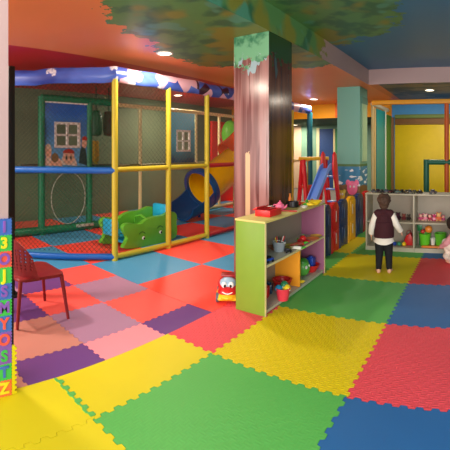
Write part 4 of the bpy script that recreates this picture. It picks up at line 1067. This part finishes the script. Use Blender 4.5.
G0 = at(458.5, 264, 0)
girl = thing('person', 'crouching child with dark hair and pink top at the right edge', 'person', G0+Vector((0, 0, .012)), 1.05)
mb = MB()
for s in (-1, 1):
    mb.cap((s*.07, .06, .05), (s*.075, .14, .25), .032, .04); mb.cap((s*.075, .14, .25), (s*.06, -.06, .14), .046, .058)
    mb.ell((s*.07, .09, .022), (.028, .065, .022))
mb.cap((0, -.08, .13), (0, -.03, .25), .09, .082); mb.cap((0, -.03, .25), (0, .03, .36), .082, .074); mb.cap((0, .04, .37), (0, .06, .43), .034, .034)
GH = V(0, .085, .485)
mb.cap((-.09, .03, .36), (-.12, .10, .26), .033, .028); mb.cap((-.12, .10, .26), (-.09, .20, .20), .027, .02); hand(mb, (-.09, .20, .20), (.1, .8, -.5), (0, -.3, -1), .085)
mb.cap((.09, .03, .36), (.12, .10, .26), .033, .028); mb.cap((.12, .10, .26), (.09, .20, .20), .027, .02); hand(mb, (.09, .20, .20), (-.1, .8, -.5), (0, -.3, -1), .085)
hs = head(mb, GH, .084, (0, 1, -.35))
body = obj('body', mb, skin_mat(), girl, remesh=.0055, smoothit=3); face_parts(body, GH, .084, *hs, None)
hb = MB().ell(GH+V(0, -.018, .014), (.100, .098, .098), u=24, v=16).ell(GH+V(0, -.075, -.06), (.075, .045, .10)).ell(GH+V(.0, -.08, -.10), (.06, .04, .08))
obj('hair', hb, mat('black_brown_hair', (38, 24, 20), .7, bump=.8, bscale=90), girl, remesh=.006, smoothit=2)
tb = MB().cap((0, -.085, .13), (0, -.03, .26), .135, .108).cap((0, -.03, .26), (0, .03, .355), .10, .088)
for s in (-1, 1): tb.cap((s*.085, .03, .355), (s*.122, .10, .262), .045, .041); tb.cap((s*.122, .10, .262), (s*.093, .19, .205), .04, .034)
obj('top', tb, mat('pink_fleece', (206, 142, 146), .9, bump=.4, bscale=90), girl, remesh=.007, smoothit=3)
kb = MB().ell((0, -.05, .081), (.185, .20, .078)).ell((0, .07, .086), (.15, .14, .07))
for s in (-1, 1): kb.cap((s*.07, .07, .05), (s*.075, .14, .25), .044, .052); kb.cap((s*.075, .14, .25), (s*.06, -.06, .15), .058, .07)
obj('trousers', kb, mat('cream_fleece', (222, 206, 190), .9, bump=.4, bscale=60), girl, remesh=.008, smoothit=2)

# ------------------------------------------------------------------ lamps
def lamp(a, b, z, label, power, col=(1.0, .84, .66), r=.085):
    t = thing('ceiling_downlight', label, 'ceiling light', (a, b, z), 0, 'round ceiling downlights')
    obj('trim_ring', MB().lathe([(r, -.012), (r+.022, -.012), (r+.026, -.001), (r, -.001)], seg=24, ring=True), mat('lamp_trim', (230, 226, 220), .4), t)
    obj('diffuser', MB().cyl((0, 0, -.010), (0, 0, -.001), r, seg=24), emit('lamp_glow', (255, 240, 210), 6.0), t)
    ld = bpy.data.lights.new('downlight', 'AREA'); ld.shape = 'DISK'; ld.size = .2; ld.energy = power; ld.color = col
    lo = bpy.data.objects.new('downlight', ld); COL.objects.link(lo); lo.location = (a, b, z-.03); ld.spread = PI
def extra(a, b, z, power, col=(1.0, .86, .70), size=.25):
    ld = bpy.data.lights.new('downlight', 'AREA'); ld.shape = 'DISK'; ld.size = size; ld.energy = power; ld.color = col
    lo = bpy.data.objects.new('downlight', ld); COL.objects.link(lo); lo.location = (a, b, z-.03)
lamp(-3.63, 3.51, ZL, 'round downlight in the orange ceiling left of the tree column', 46)
lamp(-3.96, 8.85, ZL, 'round downlight in the orange ceiling right of the tree column', 40)
lamp(-6.24, 6.46, ZL, 'round downlight over the soft play frame below the sky cover', 45)
lamp(-1.02, 8.14, ZL, 'round downlight in the dark blue ceiling over the ball pit frame', 30)
lamp(-6.23, 12.3, 2.3, 'small downlight in the low green soffit at the back', 55)
extra(-4.4, 11.4, 2.3, 45)  # light added to brighten the far room, without a fixture
extra(-4.05, .5, ZL, 60); extra(.65, 8.5, ZL, 25)
def fill_pendant(a, b, z, zc, power, label, col=(1.0, .87, .72)):  # globes outside the view, added to brighten the ceilings and the column side
    t = thing('pendant_lamp', label, 'ceiling light', (a, b, z), 0, 'white globe pendant lamps')
    obj('globe', MB().ell((0, 0, 0), .09), emit('globe_glow', (255, 238, 210), 3.0), t)
    obj('cord', MB().cyl((0, 0, .10), (0, 0, zc-z), .006), m_bk, t); obj('cap', MB().cyl((0, 0, .085), (0, 0, .13), .03), m_wh, t)
    ld = bpy.data.lights.new('globe_light', 'POINT'); ld.energy = power; ld.color = col; ld.shadow_soft_size = .10
    lo = bpy.data.objects.new('globe_light', ld); COL.objects.link(lo); lo.location = (a, b, z)
for a, b, z, zc, p, nm in ((2.2, 1.9, 2.3, ZC, 55, 'right of the photographer'), (-4.6, -.4, 2.1, ZL, 38, 'over the red chair side, behind the pink wall'), (2.9, 6.2, 2.4, ZC, 55, 'in the far right corner')):
    fill_pendant(a, b, z, zc, p, f'white globe pendant lamp {nm}')
extra(-1.1, .6, ZC, 22)
# fill lights added behind the camera to lift the ceiling, framed as assumed windows
def fill_light(n, a0, a1, z0, z1, power, col):
    mb = MB().span(a0-.06, a1+.06, -2.995, -2.95, z0-.06, z0).span(a0-.06, a1+.06, -2.995, -2.95, z1, z1+.06).span(a0-.06, a0, -2.995, -2.95, z0, z1).span(a1, a1+.06, -2.995, -2.95, z0, z1)
    struct('window_%d' % n, mb, MATS['white_plastic'])  # assumed frame around the added light
    ld = bpy.data.lights.new('window_light', 'AREA'); ld.shape = 'RECTANGLE'; ld.size = a1-a0; ld.size_y = z1-z0; ld.energy = power; ld.color = col
    lo = bpy.data.objects.new('window_light', ld); COL.objects.link(lo); lo.location = ((a0+a1)/2, -2.94, (z0+z1)/2); lo.rotation_euler = (PI/2, 0, 0)
fill_light(1, -1.7, 3.2, .4, 2.5, 430, (1.0, .95, .90)); fill_light(2, -6.6, -2.8, .4, 2.5, 250, (1.0, .93, .86))
w = bpy.data.worlds.new('world'); S.world = w; w.use_nodes = True
w.node_tree.nodes['Background'].inputs[0].default_value = (.5, .45, .4, 1); w.node_tree.nodes['Background'].inputs[1].default_value = .15
